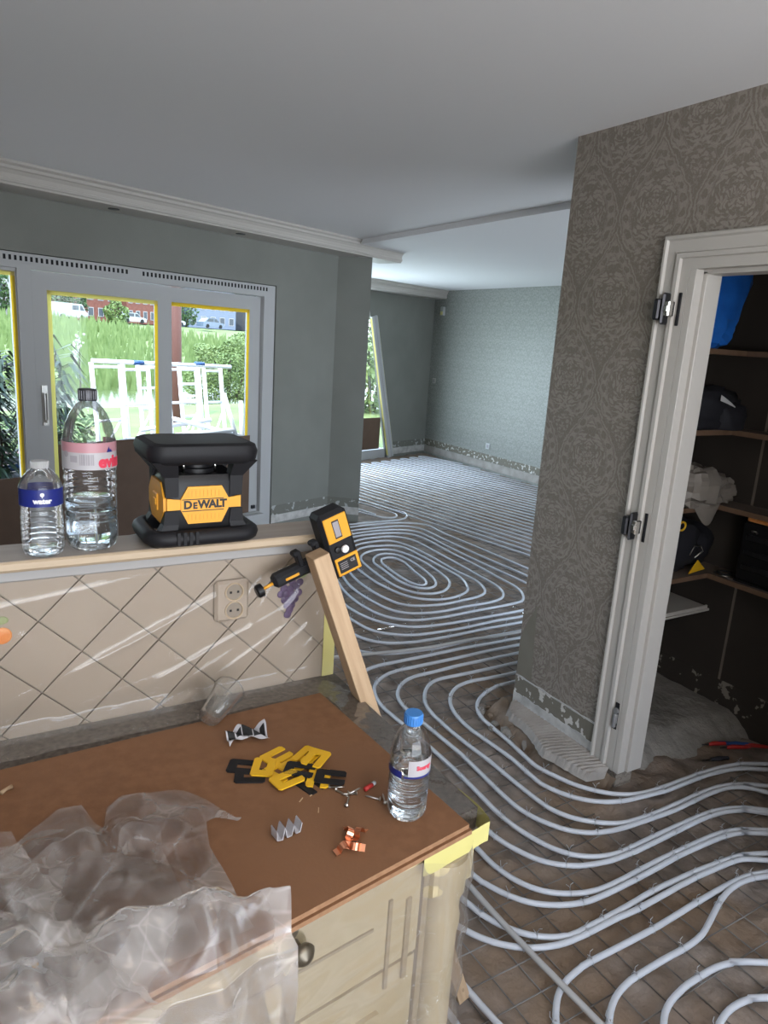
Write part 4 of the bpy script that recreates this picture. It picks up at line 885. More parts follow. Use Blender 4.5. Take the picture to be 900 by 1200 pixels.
# double socket under the film
so_ = thing('wall_socket', 'beige double wall socket under the plastic film on the tiles', 'socket', (.472, 1.380, 1.124))
MB().bx((.437, 1.368, 1.079), (.512, 1.381, 1.170), .006).build('plate', M['tile'], so_)
for z in (1.145, 1.104):
    m2 = MB(); m2.lathe([(.017, 0), (.0185, .0035), (.0205, .0035), (.0205, 0)], 20); m2.rot(Matrix.Rotation(PI/2, 3, 'X')); m2.v = [(x+.478, y+1.3685, zz+z) for x, y, zz in m2.v]
    rr = m2.build('socket_rim', M['ledge_edge'], so_, 40)
    m2 = MB(); m2.lathe([(.002, 0), (.0168, .0004)], 18); m2.rot(Matrix.Rotation(PI/2, 3, 'X')); m2.v = [(x+.478, y+1.3672, zz+z) for x, y, zz in m2.v]
    m2.build('socket_well', M['grout'], rr)
    m2 = MB(); m2.box((.470, 1.3664, z), (.0045, .002, .0045)); m2.box((.486, 1.3664, z), (.0045, .002, .0045)); m2.build('socket_hole', M['black'], rr)
# wrapping film over the tiles
CR = []
for (xa, za, xb, zb, h, wd_) in ((.08, .985, .50, 1.165, .006, .006), (.17, 1.02, .47, 1.145, .005, .004), (.22, .93, .62, 1.10, .006, .006), (.38, .92, .66, 1.08, .005, .006), (.05, 1.03, .07, 1.12, .004, .006), (.07, 1.12, .12, 1.02, .004, .006),
        (.44, 1.04, .56, 1.19, .004, .005), (.50, 1.03, .60, 1.20, .004, .005), (.55, 1.04, .66, 1.15, .005, .005), (.58, .98, .69, 1.07, .006, .006), (.62, .96, .71, 1.04, .005, .005), (.0, .96, .12, 1.01, .004, .006), (-.1, 1.15, .30, 1.20, .003, .006), (.10, .93, .34, .985, .004, .008), (.30, .915, .50, 1.02, .004, .006), (.60, 1.06, .66, 1.20, .003, .004)):
    CR.append((xa, za, xb, zb, h, wd_))
def film_wall(u, v):
    x = -.35+1.083*u; z = .902+.333*v
    h = 0.0
    for (xa, za, xb, zb, hh, wd_) in CR:
        dx, dz = xb-xa, zb-za; L2 = dx*dx+dz*dz
        t = max(0, min(1, ((x-xa)*dx+(z-za)*dz)/L2)); px, pz = xa+dx*t, za+dz*t
        d = math.hypot(x-px, z-pz); h += hh*math.exp(-d/wd_)*math.sin(PI*min(1, max(0, t))*.9+.15)
    h += .0025*float(fbm(x, z, 14, 3, 6))
    if v < .10: h += (.10-v)*.18
    return (x, 1.3760-h-.002, z)
fo = MB().grid(230, 84, film_wall).build('plastic_film', M['film'], None, True, recalc=False)
tag(fo, 'clear wrinkled plastic film stretched over the cream tiles', 'plastic film', 'protective plastic')

# ================================================================== COUNTER
wt_ = MB(); wt_.prism([(.735, .824, .858), (.735, 1.3865, .858), (-1.2, 1.3865, .858), (-1.2, .586, .858)], (0, 0, .042))
o = wt_.build('worktop', M['granite']); tag(o, 'dark speckled worktop under plastic film, below the hardboard sheets', 'worktop')
for z0, z1, dx, dy, lab in ((.9005, .9085, .004, -.004, 'lower of two stacked brown hardboard sheets on the counter'), (.9095, .918, 0, 0, 'upper brown hardboard sheet on the counter, carrying the screws and shims')):
    r = thing('hardboard_sheet', lab, 'board', (0, 1, z0), 'hardboard sheets on the counter')
    poly = [(.678+dx, .776+dy), (.646+dx, 1.277), (-.9, 1.215), (-.9, .555+dy), (.068, .690+dy), (.319, .722+dy)]
    m2 = MB(); n = len(poly); m2.add([(x, y, z0) for x, y in poly]+[(x, y, z1) for x, y in poly], [(i, (i+1) % n, n+(i+1) % n, n+i) for i in range(n)]); m2.build('edge', M['mdf_edge'], r)
    m2 = MB(); m2.add([(x, y, z1) for x, y in poly], [tuple(range(n))]); m2.add([(x, y, z0) for x, y in poly], [tuple(range(n))[::-1]]); m2.build('face', M['mdf'], r, recalc=False)
# cabinet
ca = math.radians(7); CE = Vector((math.cos(ca), math.sin(ca), 0)); CN = Vector((math.sin(ca), -math.cos(ca), 0)); CA = Vector((.70, .797, 0))
def CP(a, d, z): return CA-CE*a+CN*d+Vector((0, 0, z))
cab = thing('kitchen_cabinet', 'cream painted kitchen cabinet wrapped in clear film under the counter', 'cabinet', (.3, 1.0, -.09))
m2 = MB(); m2.prism([CP(.012, -.02, -.09), Vector((.70, 1.385, -.09)), Vector((-1.1, 1.385, -.09)), CP(1.8, -.02, -.09)], (0, 0, .945)); m2.build('body', M['cream'], cab)
def cbox(mb, a0, a1, d0, d1, z0, z1): return mb.prism([CP(a0, d0, z0), CP(a0, d1, z0), CP(a1, d1, z0), CP(a1, d0, z0)], (0, 0, z1-z0))
dw = cbox(MB(), .105, .62, -.02, .0, .700, .897).build('drawer_front', M['cream'], cab)
m2 = MB(); cbox(m2, .125, .135, 0, .004, .66, .815); cbox(m2, .165, .172, 0, .004, .66, .83); m2.build('bead', M['cream_dark'], cab)
m2 = MB(); cbox(m2, .20, .60, 0, .003, .788, .793); m2.build('bead', M['cream_dark'], dw)
dd = cbox(MB(), .105, .62, -.02, -.002, .05, .690).build('door', M['cream'], cab)
m2 = MB(); cbox(m2, .18, .56, -.002, .006, .10, .62); m2.build('raised_panel', M['cream'], dd)
m2 = MB(); cbox(m2, .64, 1.2, -.02, -.0, .05, .897); m2.build('door', M['cream'], cab)
col = MB(); cc = CP(.045, -.012, 0)
col.lathe([(.040, .0), (.040, .10), (.033, .12), (.033, .70), (.036, .72), (.036, .735), (.033, .75), (.034, .775), (.040, .79), (.040, .855)], 20, cc)
co_ = col.build('corner_column', M['cream'], cab, 35)
m2 = MB(); cbox(m2, .0, .088, -.06, .012, .80, .856); m2.build('capital', M['cream'], co_)
m2 = MB(); cbox(m2, .088, .100, -.01, .002, .05, .86); m2.build('groove', M['cream_dark'], cab)
kn = MB(); kn.lathe([(.006, 0), (.006, .014), (.016, .020), (.018, .026), (.012, .033), (.0, .036)], 16); kn.rot(Matrix.Rotation(PI/2, 3, 'X')); kn.rot(Matrix.Rotation(ca, 3, 'Z'))
c0 = CP(.343, 0, .845); kn.v = [(x+c0.x, y+c0.y, z+c0.z) for x, y, z in kn.v]; kn.build('knob', M['antique'], dw, True)
kn = MB(); kn.lathe([(.0, 0), (.014, .001), (.014, .004), (.0, .006)], 14); kn.rot(Matrix.Rotation(PI/2, 3, 'X')); kn.rot(Matrix.Rotation(ca, 3, 'Z'))
c0 = CP(.353, 0, .869); kn.v = [(x+c0.x, y+c0.y, z+c0.z) for x, y, z in kn.v]; kn.build('knob_plate', M['antique'], dw, True)
m2 = MB()
def tp_(u, v):
    z = .8995-.040*v-.003*math.sin(u*9)*v
    if u < .62:
        p = CP(.118-.150*(u/.62), .0165+.001*math.sin(u*19), z); return (p.x, p.y, p.z)
    p = CP(-.032, .0165, z); k = (u-.62)/.38
    return (p.x+.004*math.sin(k*4)+.006*k, p.y+.10*k, p.z)
m2.grid(24, 4, tp_)
o = m2.build('corner_tape', M['tape_solid'], cab, recalc=False)
# film around the cabinet front and over the worktop edge
def film_front(u, v):
    z = .885-.80*v; L_ = u*1.30
    if L_ < .90:
        a = .95-L_; h = .008+.010*abs(float(fbm(a*1.0+z*.9, z*2.2, 6, 3, 2)))+.012*max(0, math.sin((a*1.1+z*2.2)*16))*(v > .25)*v
        p = CP(a, h+.004+.030*max(0, min(1, (.12-a)/.04)), z)
    elif L_ < .98:
        k = (L_-.90)/.08*PI/2; c_ = CP(.05, -.012, z); r_ = .052+.003*math.sin(z*60+k*3)
        p = c_+CN*(r_*math.cos(k))+CE*(r_*math.sin(k))
    else:
        c_ = CP(.05, -.012, z); p = c_+CE*(.052+.004*math.sin(L_*40+z*20))-CN*(L_-.98)
    return (p.x, p.y, p.z)
o = MB().grid(120, 80, film_front).build('plastic_film', M['film'], None, True, recalc=False); tag(o, 'clear film wrapped around the cream cabinet front', 'plastic film', 'protective plastic')
def film_top(u, v):
    # runs along the right-hand worktop edge, then along the back under the tiles
    L = 1.25; s_ = u*L
    if s_ < .47: bx_, by_ = .665+.0*s_, .80+s_; ox, oy = 1, 0
    elif s_ < .60:
        k = (s_-.47)/.13; bx_, by_ = .665-.045*k, 1.27+.03*k; ox, oy = math.cos(k*PI/2), math.sin(k*PI/2)
    else: bx_, by_ = .62-(s_-.60)*1.6, 1.300-.01*(s_-.6); ox, oy = 0, 1
    wdt = .082 if oy == 0 else .078
    x = bx_+ox*v*wdt*1.0; y = by_+oy*v*wdt
    z = .9035+.006*abs(float(fbm(x, y, 30, 3, 4)))+.006*max(0, math.sin((x*.8+y)*140+v*3))*v*(1-v)*2
    if ox > .9 and v > .86: z -= (v-.86)*.35
    return (x, y, z)
o = MB().grid(220, 18, film_top).build('plastic_film', M['film_low'], None, True, recalc=False); tag(o, 'rippled clear film along the dark worktop edge beside the hardboard', 'plastic film', 'protective plastic')

# crumpled milky plastic sheet in the near corner: a back heap, a middle fold and a front drape
def tri(t): t = t % 1.0; return abs(2*t-1)
def make_crumple(seed, n=9):
    q = random.Random(seed); T = []
    for k in range(n):
        a = q.uniform(0, PI); f = q.uniform(5, 9)*(1.45**(k*.55)); T.append((math.cos(a)*f, math.sin(a)*f, q.random(), 1/(f/6)))
    def h(x, y):
        wx = x+.035*float(vnoise(x, y, 6, seed)); wy = y+.035*float(vnoise(x, y, 6, seed+4))
        return sum(a*(tri(cx*wx+cy*wy+ph)-.5) for cx, cy, ph, a in T)
    return h
OUTX = [-.30, -.10, .0, .030, .055, .095, .129, .140, .150, .163, .19, .235, .276, .31, .338]
OUTY = [1.03, 1.04, 1.035, 1.030, 1.055, 1.085, 1.080, 1.03, 1.01, 1.06, 1.08, 1.065, 1.055, 1.03, .975]
def heap(u, v, H, zb, amp, y0, xr):
    xr = xr+float(np.interp(v, [0, .55, .72, .86, 1], [-.05, -.055, -.045, .01, -.05]))
    x = -.30+(xr+.30)*u
    yb = float(np.interp(x, OUTX, OUTY)); y = y0(x)+(yb-y0(x))*v
    e = min(1, v*5, (1-v)*3.0)*min(1, (1-u)*7)
    return (x, y, zb+.003+amp*max(0.0, .45+.34*H(x, y))*(.12+.88*e))
o1 = thing('plastic_sheet', 'large crumpled milky plastic sheet heaped on the hardboard corner', 'plastic sheet', (.0, .85, .92), 'protective plastic')
H1 = make_crumple(11); H2 = make_crumple(29); H3 = make_crumple(5)
MB().grid(170, 120, lambda u, v: heap(u, v, H1, .920, .060, lambda x: .70+.10*x, .338)).build('back_heap', M['bag'], o1, True, recalc=False)
MB().grid(140, 90, lambda u, v: heap(u, v*.70, H2, .932, .062, lambda x: .69+.12*x, .270)).build('middle_fold', M['bag'], o1, True, recalc=False)
def drape(u, v):
    x = -.30+.625*u
    yr = float(np.interp(x, [-.3, 0, .06, .142, .254, .287, .33], [.90, .88, .83, .80, .765, .735, .705]))
    yf = .690+.118*x-.026-.010*tri(x*9)-.008*float(vnoise(x, 0, 18, 3))
    if v < .42:
        k = v/.42; y = yr+(yf-yr)*k
        z = .930+.070*math.sin(PI*min(1, .10+k*.92))*(.62+.38*tri(x*3.3+.2))+.016*H3(x, y)*math.sin(PI*k)
        z = max(z, .924)
    else:
        k = (v-.42)/.58; z = .930-.42*k
        y = yf-.020-.014*k+.030*(tri(x*11+k*.9)-.5)*min(1, k*3)+.012*(tri(x*23-k*2.0+.3)-.5)*min(1, k*3)
        y = min(y, .676+.118*x)
    return (x, y, z)
MB().grid(190, 120, drape).build('front_drape', M['bag'], o1, True, recalc=False)
def bandstrip(u, v):
    p = Vector((.000, .960, .985)).lerp(Vector((.110, .650, .935)), u)
    return (p.x+(.045+.03*u)*(v-.5)*1.1-.05*(1-u)*math.sin(v*PI), p.y+.01*tri(v*2+u*2), p.z+.030*math.sin(v*PI)*(1+.4*tri(u*5))+.006*tri(u*11+v*3))
MB().grid(90, 24, bandstrip).build('twisted_edge', M['bag'], o1, True, recalc=False)

# ================================================================== SMALL THINGS
def text_mesh(txt, size, ext=.0006):
    cu = bpy.data.curves.new('lettering', 'FONT'); cu.body = txt; cu.size = size; cu.extrude = ext
    cu.align_x = 'CENTER'; cu.align_y = 'CENTER'; cu.resolution_u = 3; cu.offset = size*.045
    o = bpy.data.objects.new('lettering', cu); COL.objects.link(o)
    dg = bpy.context.evaluated_depsgraph_get()
    me = o.evaluated_get(dg).to_mesh()
    mb = MB(); mb.v = [tuple(v.co) for v in me.vertices]; mb.f = [tuple(p.vertices) for p in me.polygons]
    o.evaluated_get(dg).to_mesh_clear(); bpy.data.objects.remove(o); bpy.data.curves.remove(cu)
    return mb
def wrap(mb, r, ang0, z0):
    # bend flat lettering (x right, y up) round a vertical cylinder; ang0 = facing direction
    mb.v = [((r+z)*math.cos(ang0+x/r), (r+z)*math.sin(ang0+x/r), z0+y) for x, y, z in mb.v]; return mb
def arc_label(r, a0, a1, z0, z1, n=24):
    mb = MB(); vs = []; fs = []
    for i in range(n+1):
        a = a0+(a1-a0)*i/n
        vs += [(r*math.cos(a), r*math.sin(a), z0), (r*math.cos(a), r*math.sin(a), z1)]
    for i in range(n): fs.append((2*i, 2*i+2, 2*i+3, 2*i+1))
    return mb.add(vs, fs)
def bottle(loc, label, prof, water_z, capmat, cap, rb):
    t = thing('water_bottle', label, 'bottle', loc, 'plastic water bottles')
    b = MB().lathe(prof, 32).build('bottle_wall', M['pet'], t, True, True)
    ins = [(max(.0005, r-.0022), z+.002) for r, z in prof if z < water_z]
    ins.append((max(.001, float(np.interp(water_z, [z for r, z in prof], [r for r, z in prof]))-.0022), water_z))
    MB().lathe(ins, 32).build('water', M['water'], t, True, True)
    if cap:
        r, z0, z1 = cap
        c = MB().lathe([(r*.98, z0), (r, z0+.001), (r, z1-.002), (r*.93, z1)], 24).build('cap', capmat, t, 40, True)
        rg = MB()
        for k in range(24):
            a = 2*PI*k/24; rg.box((r*math.cos(a), r*math.sin(a), (z0+z1)/2), (.0012, .0012, (z1-z0)*.75))
        rg.build('cap_ribs', capmat, c, False, True)
    return t
def ribs(z0, z1, r, n, d): # rippled wall between two heights
    out = []
    for i in range(n):
        zz = z0+(z1-z0)*i/n; st = (z1-z0)/n
        out += [(r, zz+.1*st), (r-d*.2, zz+.35*st), (r-d, zz+.55*st), (r-d*.2, zz+.8*st)]
    return out
CAMD = math.atan2(0-1.42, 0-.21)
# large bottle
R = .0475
prof = [(.020, .004), (.036, .0), (.044, .006), (R, .020), (R, .048)]+ribs(.050, .080, R, 2, .0025)+[(R, .090), (R-.001, .100)]+ribs(.104, .150, R, 3, .0028)+[(R, .154), (R, .212), (R-.002, .218), (.042, .236), (.033, .258), (.022, .274), (.015, .280), (.0145, .290)]
t = bottle((.208, 1.419, 1.2585), 'large clear water bottle with a pale pink label and dark cap on the ledge', prof, .098, M['darkmetal'], (.0165, .281, .303), R)
f0 = math.atan2(-1.419, -.208)
arc_label(R+.0006, f0-2.3, f0+2.6, .158, .192).build('label', M['label_white'], t, True, True)
arc_label(R+.0008, f0-2.3, f0+2.6, .190, .208).build('label_band', M['label_pink'], t, True, True)
wrap(text_mesh('evian', .031), R+.0010, f0+.98, .172).build('lettering', M['print_red'], t, False, True)
mb = MB(); mb.add([(-.007, -.005, 0), (.007, -.005, 0), (.003, .001, 0), (.001, -.001, 0), (-.002, .006, 0)], [(0, 1, 2, 3, 4)]); wrap(mb, R+.0012, f0+.80, .195).build('mountain_mark', M['label_blue'], t, False, True)
mb = MB()
for k in range(9): mb.add([(x, y, z) for x, y, z in [( -.0004+.0028*k, -.009, 0), (.0010+.0028*k+.0006*(k % 3), -.009, 0), (.0010+.0028*k+.0006*(k % 3), .011, 0), (-.0004+.0028*k, .011, 0)]], [(0, 1, 2, 3)])
wrap(mb, R+.0011, f0-.35, .176).build('barcode', M['print_grey'], t, False, True)
mb = MB(); mb.add([(-.007, -.004, 0), (.007, -.004, 0), (.007, .008, 0), (-.007, .008, 0)], [(0, 1, 2, 3)]); wrap(mb, R+.0011, f0-.60, .176).build('pictogram', M['print_grey'], t, False, True)
mb = MB().lathe([(.0, 0), (.006, .0001)], 12); mb.v = [(x, y, z) for x, y, z in mb.v]; wrap(mb, R+.0011, f0-.95, .186).build('pictogram', M['print_grey'], t, False, True)
# small bottle
R = .0365
prof = [(.018, .003), (.030, .0), (.035, .006), (R, .014)]+ribs(.016, .078, R, 6, .003)+[(R-.001, .082), (R-.003, .086), (R-.001, .090), (R, .094), (R, .130), (R-.002, .134), (.030, .145), (.020, .156), (.013, .161), (.0125, .165)]
t = bottle((.120, 1.400, 1.2585), 'small empty bottle with a navy blue label on the ledge', prof, .010, M['clear_cap'], (.0150, .161, .174), R)
f0 = math.atan2(-1.400, -.120)
arc_label(R+.0006, f0-PI, f0+PI, .095, .127, 40).build('label', M['label_blue'], t, True, True)
wrap(text_mesh('water', .013), R+.0010, f0+.05, .106).build('lettering', M['print_white'], t, False, True)
mb = MB().lathe([(.0, 0), (.0036, .0001)], 10); wrap(mb, R+.0010, f0+.05, .118).build('tree_mark', M['print_white'], t, False, True)
mb = MB(); mb.add([(-.0006, -.006, 0), (.0006, -.006, 0), (.0006, 0, 0), (-.0006, 0, 0)], [(0, 1, 2, 3)]); wrap(mb, R+.0010, f0+.05, .118).build('tree_mark', M['print_white'], t, False, True)
# half-litre bottle on the hardboard
R = .0335
prof = [(.016, .004), (.026, .0), (.032, .008), (R, .016)]+ribs(.018, .078, R, 6, .0016)+[(R, .080), (R, .116), (R-.001, .120), (.030, .136), (.023, .150), (.015, .160), (.0125, .164), (.0125, .172)]
t = bottle((.600, .848, .9185), 'clear half-litre bottle with a blue cap standing on the hardboard', prof, .148-.05, M['cap_blue'], (.0150, .166, .184), R)
f0 = math.atan2(-.848, -.600)
arc_label(R+.0006, f0-.05, f0+2.4, .088, .116).build('label', M['label_white'], t, True, True)
arc_label(R+.0009, f0-1.5, f0-.35, .083, .095).build('label_block', M['label_blue'], t, True, True)
arc_label(R+.0009, f0-.25, f0+2.4, .0845, .088).build('label_line', M['label_blue'], t, True, True)
wrap(text_mesh('Sourcy', .010), R+.0010, f0+.75, .103).build('lettering', M['print_red'], t, False, True)

# ---------- rotary laser
L = thing('rotary_laser', 'black and yellow rotary laser level standing on the ledge', 'laser level', (.4115, 1.425, 1.2585))
def rrect(w, d, r, z, n=5):
    out = []
    for cx, cy, a0 in ((w/2-r, d/2-r, 0), (-w/2+r, d/2-r, PI/2), (-w/2+r, -d/2+r, PI), (w/2-r, -d/2+r, 1.5*PI)):
        for k in range(n+1):
            a = a0+PI/2*k/n; out.append(Vector((cx+r*math.cos(a), cy+r*math.sin(a), z)))
    return out
def loft(mb, rings, cap=True):
    n = len(rings[0]); b = len(mb.v); fs = []
    for i in range(len(rings)-1):
        for k in range(n): fs.append((i*n+k, i*n+(k+1) % n, (i+1)*n+(k+1) % n, (i+1)*n+k))
    if cap: fs.append(tuple(range(n))[::-1]); fs.append(tuple((len(rings)-1)*n+k for k in range(n)))
    return mb.add([p for r in rings for p in r], fs)
base = MB(); base.tube([p+Vector((0, 0, .019)) for p in rrect(.205, .145, .03, 0)], .0165, 10, closed=True)
base.v = [(x*1.0, y, max(z, .0005)) for x, y, z in base.v]
base.build('foot_ring', M['black'], L, True, True)
CQ = ((-1, -1), (1, -1), (1, 1), (-1, 1))
for sx in (-1, 1):
    for sy in (-1, 1):
        m2 = MB(); loft(m2, [[Vector((sx*(.080+dx*.020), sy*(.058+dy*.014), .012)) for dx, dy in CQ], [Vector((sx*(.066+dx*.015), sy*(.052+dy*.0125), .045)) for dx, dy in CQ], [Vector((sx*(.066+dx*.012), sy*(.053+dy*.0125), .073)) for dx, dy in CQ]])
        m2.build('foot_strut', M['black'], L, False, True)
m2 = MB()
for k in range(4): m2.box((-.058+.012*k, -.089, .022), (.006, .004, .026))
m2.build('grip_ribs', M['black'], L, False, True)
body = MB(); loft(body, [rrect(.140, .118, .016, .030), rrect(.150, .124, .018, .045), rrect(.150, .124, .018, .128), rrect(.140, .112, .016, .142)])
body.build('body', M['black_gloss'], L, 35, True)
yf = -.0625
m2 = MB(); oct_ = [(-.0480, .074), (-.034, .046), (.034, .046), (.0480, .074), (.0480, .096), (.034, .121), (-.034, .121), (-.0480, .096)]
m2.prism([(x, yf, z) for x, z in oct_], (0, -.005, 0)); fp = m2.build('front_panel', M['dewalt'], L, False, True)
for sx in (-1, 1):
    m2 = MB(); m2.prism([(sx*.0745, yf-.003, .0745), (sx*.0475, yf-.003, .075), (sx*.0475, yf-.003, .095), (sx*.0745, yf-.003, .0985)], (0, .006, 0)); m2.build('panel_band', M['dewalt'], L, False, True)
m2 = MB()
for k in range(9): m2.box((-.034+.0078*k, yf-.0052, .060), (.0014, .0012, .013)); m2.box((-.034+.0078*k, yf-.0052, .1075), (.0014, .0012, .013))
m2.build('panel_ribs', M['dewalt_dim'], fp, False, True)
m2 = MB(); side = [(-.060, .072), (-.036, .044), (.036, .044), (.060, .072), (.060, .098), (.036, .126), (-.036, .126), (-.060, .098)]
m2.prism([(-.0750, y, z) for y, z in side], (-.0055, 0, 0)); sp_ = m2.build('side_panel', M['dewalt_dim'], L, False, True)
m2 = MB(); m2.bx((-.084, -.020, .066), (-.079, .014, .100), .001); m2.bx((-.086, -.016, .076), (-.083, .002, .090), .001); m2.build('battery_latch', M['dewalt'], sp_, False, True)
m2 = MB()
for k in range(6): m2.box((-.0800, -.026+.0104*k, .060), (.0012, .002, .014)); m2.box((-.0800, -.026+.0104*k, .112), (.0012, .002, .012))
m2.build('panel_ribs', M['dewalt'], sp_, False, True)
m2 = MB(); m2.bx((.0755, -.030, .062), (.082, .030, .118), .003); m2.build('side_key_pad', M['black_gloss'], L, False, True)
m2 = MB(); m2.prism([(.0825, -.006, .104), (.0825, -.022, .104), (.0825, -.014, .118)], (.001, 0, 0)); m2.prism([(.0825, -.006, .076), (.0825, -.022, .076), (.0825, -.014, .062)], (.001, 0, 0)); m2.build('arrow_key', M['dewalt'], L, False, True)
tx = MB()
for s_, sz, ox, oz in (('D', .0225, -.0345, .0840), ('E', .0175, -.0200, .0822), ('W', .0225, -.0025, .0840), ('A', .0225, .0150, .0840), ('L', .0225, .0278, .0840), ('T', .0225, .0372, .0840)):
    q = text_mesh(s_, sz, .0004); tx.add([(x*1.0+ox, yf-.0054-z, y+oz) for x, y, z in q.v], q.f)
tx.build('lettering', M['print_black'], fp, False, True)
m2 = MB(); m2.box((-.004, yf-.0053, .0955), (.084, .0008, .0016)); m2.box((-.004, yf-.0053, .0722), (.084, .0008, .0016)); m2.build('lettering_line', M['print_black'], fp, False, True)
top = MB()
loft(top, [rrect(.200, .154, .026, .166), rrect(.216, .168, .030, .174), rrect(.222, .174, .034, .190), rrect(.214, .168, .034, .2030), rrect(.196, .150, .03, .2065)])
top.build('top_bumper', M['black'], L, 50, True)
m2 = MB(); loft(m2, [rrect(.186, .140, .024, .2066), rrect(.150, .110, .02, .2069)]); m2.build('top_pad', M['black_gloss'], L, 50, True)
for sx, sy in ((-1, -1), (1, -1), (-1, 1), (1, 1)):
    m2 = MB(); loft(m2, [[Vector((sx*(.064+dx*.0125), sy*(.0525+dy*.0125), .100)) for dx, dy in CQ], [Vector((sx*(.065+dx*.0135), sy*(.053+dy*.0125), .140)) for dx, dy in CQ], [Vector((sx*(.080+dx*.024), sy*(.063+dy*.016), .172)) for dx, dy in CQ]])
    m2.build('top_strut', M['black'], L, False, True)
m2 = MB().lathe([(.040, .138), (.040, .150), (.034, .152), (.034, .172)], 24); m2.build('turret', M['black_gloss'], L, 40, True)
for k in range(4):
    a = k*PI/2+PI/4; MB().tube([(.045*math.cos(a), .040*math.sin(a), .142), (.045*math.cos(a), .040*math.sin(a), .170)], .003, 8).build('chrome_post', M['chrome'], L, True, True)

# ---------- leaning timber batten
A = Vector((1.105, 1.222, -.094)); B = Vector((.617, 1.262, 1.246))
ax = (B-A).normalized(); e2 = Vector((0, 1, 0)); e2 = (e2-ax*e2.dot(ax)).normalized(); e1 = e2.cross(ax).normalized()
if e1.x < 0: e1 = -e1
Rm = Matrix((e1, e2, ax)).transposed()
bt = thing('timber_batten', 'pale planed timber batten leaning from the floor to the half wall end', 'timber', A)
bt.rotation_euler = Rm.to_euler()
LEN = (B-A).length
MB().bx((-.0185, -.022, 0.012), (.0185, .022, LEN), .0012).build('shaft', M['wood'], bt, False, True)
MB().bx((-.0182, -.0217, LEN), (.0182, .0217, LEN+.0008)).build('end_grain', M['wood_end'], bt, False, True)
m2 = MB().lathe([(.0, 0), (.004, .0002)], 10); m2.rot(Matrix.Rotation(PI/2, 3, 'X')); m2.v = [(x+.004, y-.0222, z*2.0+.055) for x, y, z in m2.v]; m2.build('knot', M['wood_end'], bt, False, True)
m2 = MB().lathe([(.0, 0), (.004, .0002)], 10); m2.rot(Matrix.Rotation(PI/2, 3, 'X')); m2.v = [(x+.004, y-.0222, z*1.4+LEN*.72) for x, y, z in m2.v]; m2.build('knot', M['wood_end'], bt, False, True)

# ---------- laser detector with clamp
D = thing('laser_detector', 'black and yellow laser detector clamped to the top of the batten', 'detector', (.690, 1.296, 1.251))
D.rotation_euler = (0, math.radians(-20), 0)
MB().bx((-.036, 0, -.076), (.034, .052, .078), .008).build('case', M['black'], D, False, True)
MB().bx((-.027, -.003, .010), (.028, .001, .068), .001).build('upper_face', M['dewalt'], D, False, True)
MB().bx((-.008, -.0045, .020), (.006, -.0028, .056), .001).build('display', M['print_grey'], D, False, True)
MB().bx((-.0095, -.0038, .017), (.0075, -.0029, .059), .001).build('display_rim', M['print_black'], D, False, True)
MB().bx((-.026, -.003, -.070), (.031, .001, -.028), .001).build('lower_face', M['dewalt'], D, False, True)
MB().bx((-.021, -.0042, -.064), (.024, -.0028, -.034), .001).build('rating_label', M['print_black'], D, False, True)
q = text_mesh('CE', .009, .0002); MB().add([(x+.014, -.0045-z, y-.043) for x, y, z in q.v], q.f).build('rating_mark', M['print_grey'], D, False, True)
m2 = MB()
for k in range(4): m2.box((-.008, -.0045, -.041-.0045*k), (.018, .0004, .0014))
m2.build('rating_print', M['print_grey'], D, False, True)
m2 = MB().lathe([(.0075, 0), (.0085, .002), (.0085, .006), (.006, .008)], 18); m2.rot(Matrix.Rotation(PI/2, 3, 'X')); m2.v = [(x+.004, y-.001, z-.012) for x, y, z in m2.v]; m2.build('speaker_button', M['print_white'], D, True, True)
m2 = MB().lathe([(.006, 0), (.0075, .001), (.0075, .004), (.006, .005)], 16); m2.rot(Matrix.Rotation(PI/2, 3, 'X')); m2.v = [(x-.012, y-.001, z-.008) for x, y, z in m2.v]; m2.build('speaker', M['print_black'], D, True, True)
cl = MB(); cl.bx((-.165, .004, -.034), (-.020, .032, -.004), .007); cm = cl.build('clamp_arm', M['black'], D, False, True)
MB().bx((-.140, .0015, -.024), (-.108, .0045, -.018), .001).build('clamp_slot', M['dewalt_dim'], cm, False, True)
for xx, h in ((-.096, .022), (-.052, .026)):
    m2 = MB(); m2.bx((xx-.006, .004, -.010), (xx+.006, .026, h), .003); m2.bx((xx-.012, .004, h-.007), (xx+.006, .026, h+.004), .003); m2.build('clamp_jaw', M['black'], D, False, True)
MB().tube([(-.158, .018, -.022), (-.192, .018, -.024)], .0035, 10).build('clamp_screw', M['dewalt_dim'], D, True, True)
m2 = MB().lathe([(.010, 0), (.0145, .002), (.0145, .013), (.011, .016)], 14); m2.rot(Matrix.Rotation(-PI/2, 3, 'Y')); m2.v = [(x-.188, y+.018, z-.024) for x, y, z in m2.v]; m2.build('clamp_knob', M['black_gloss'], D, 40, True)

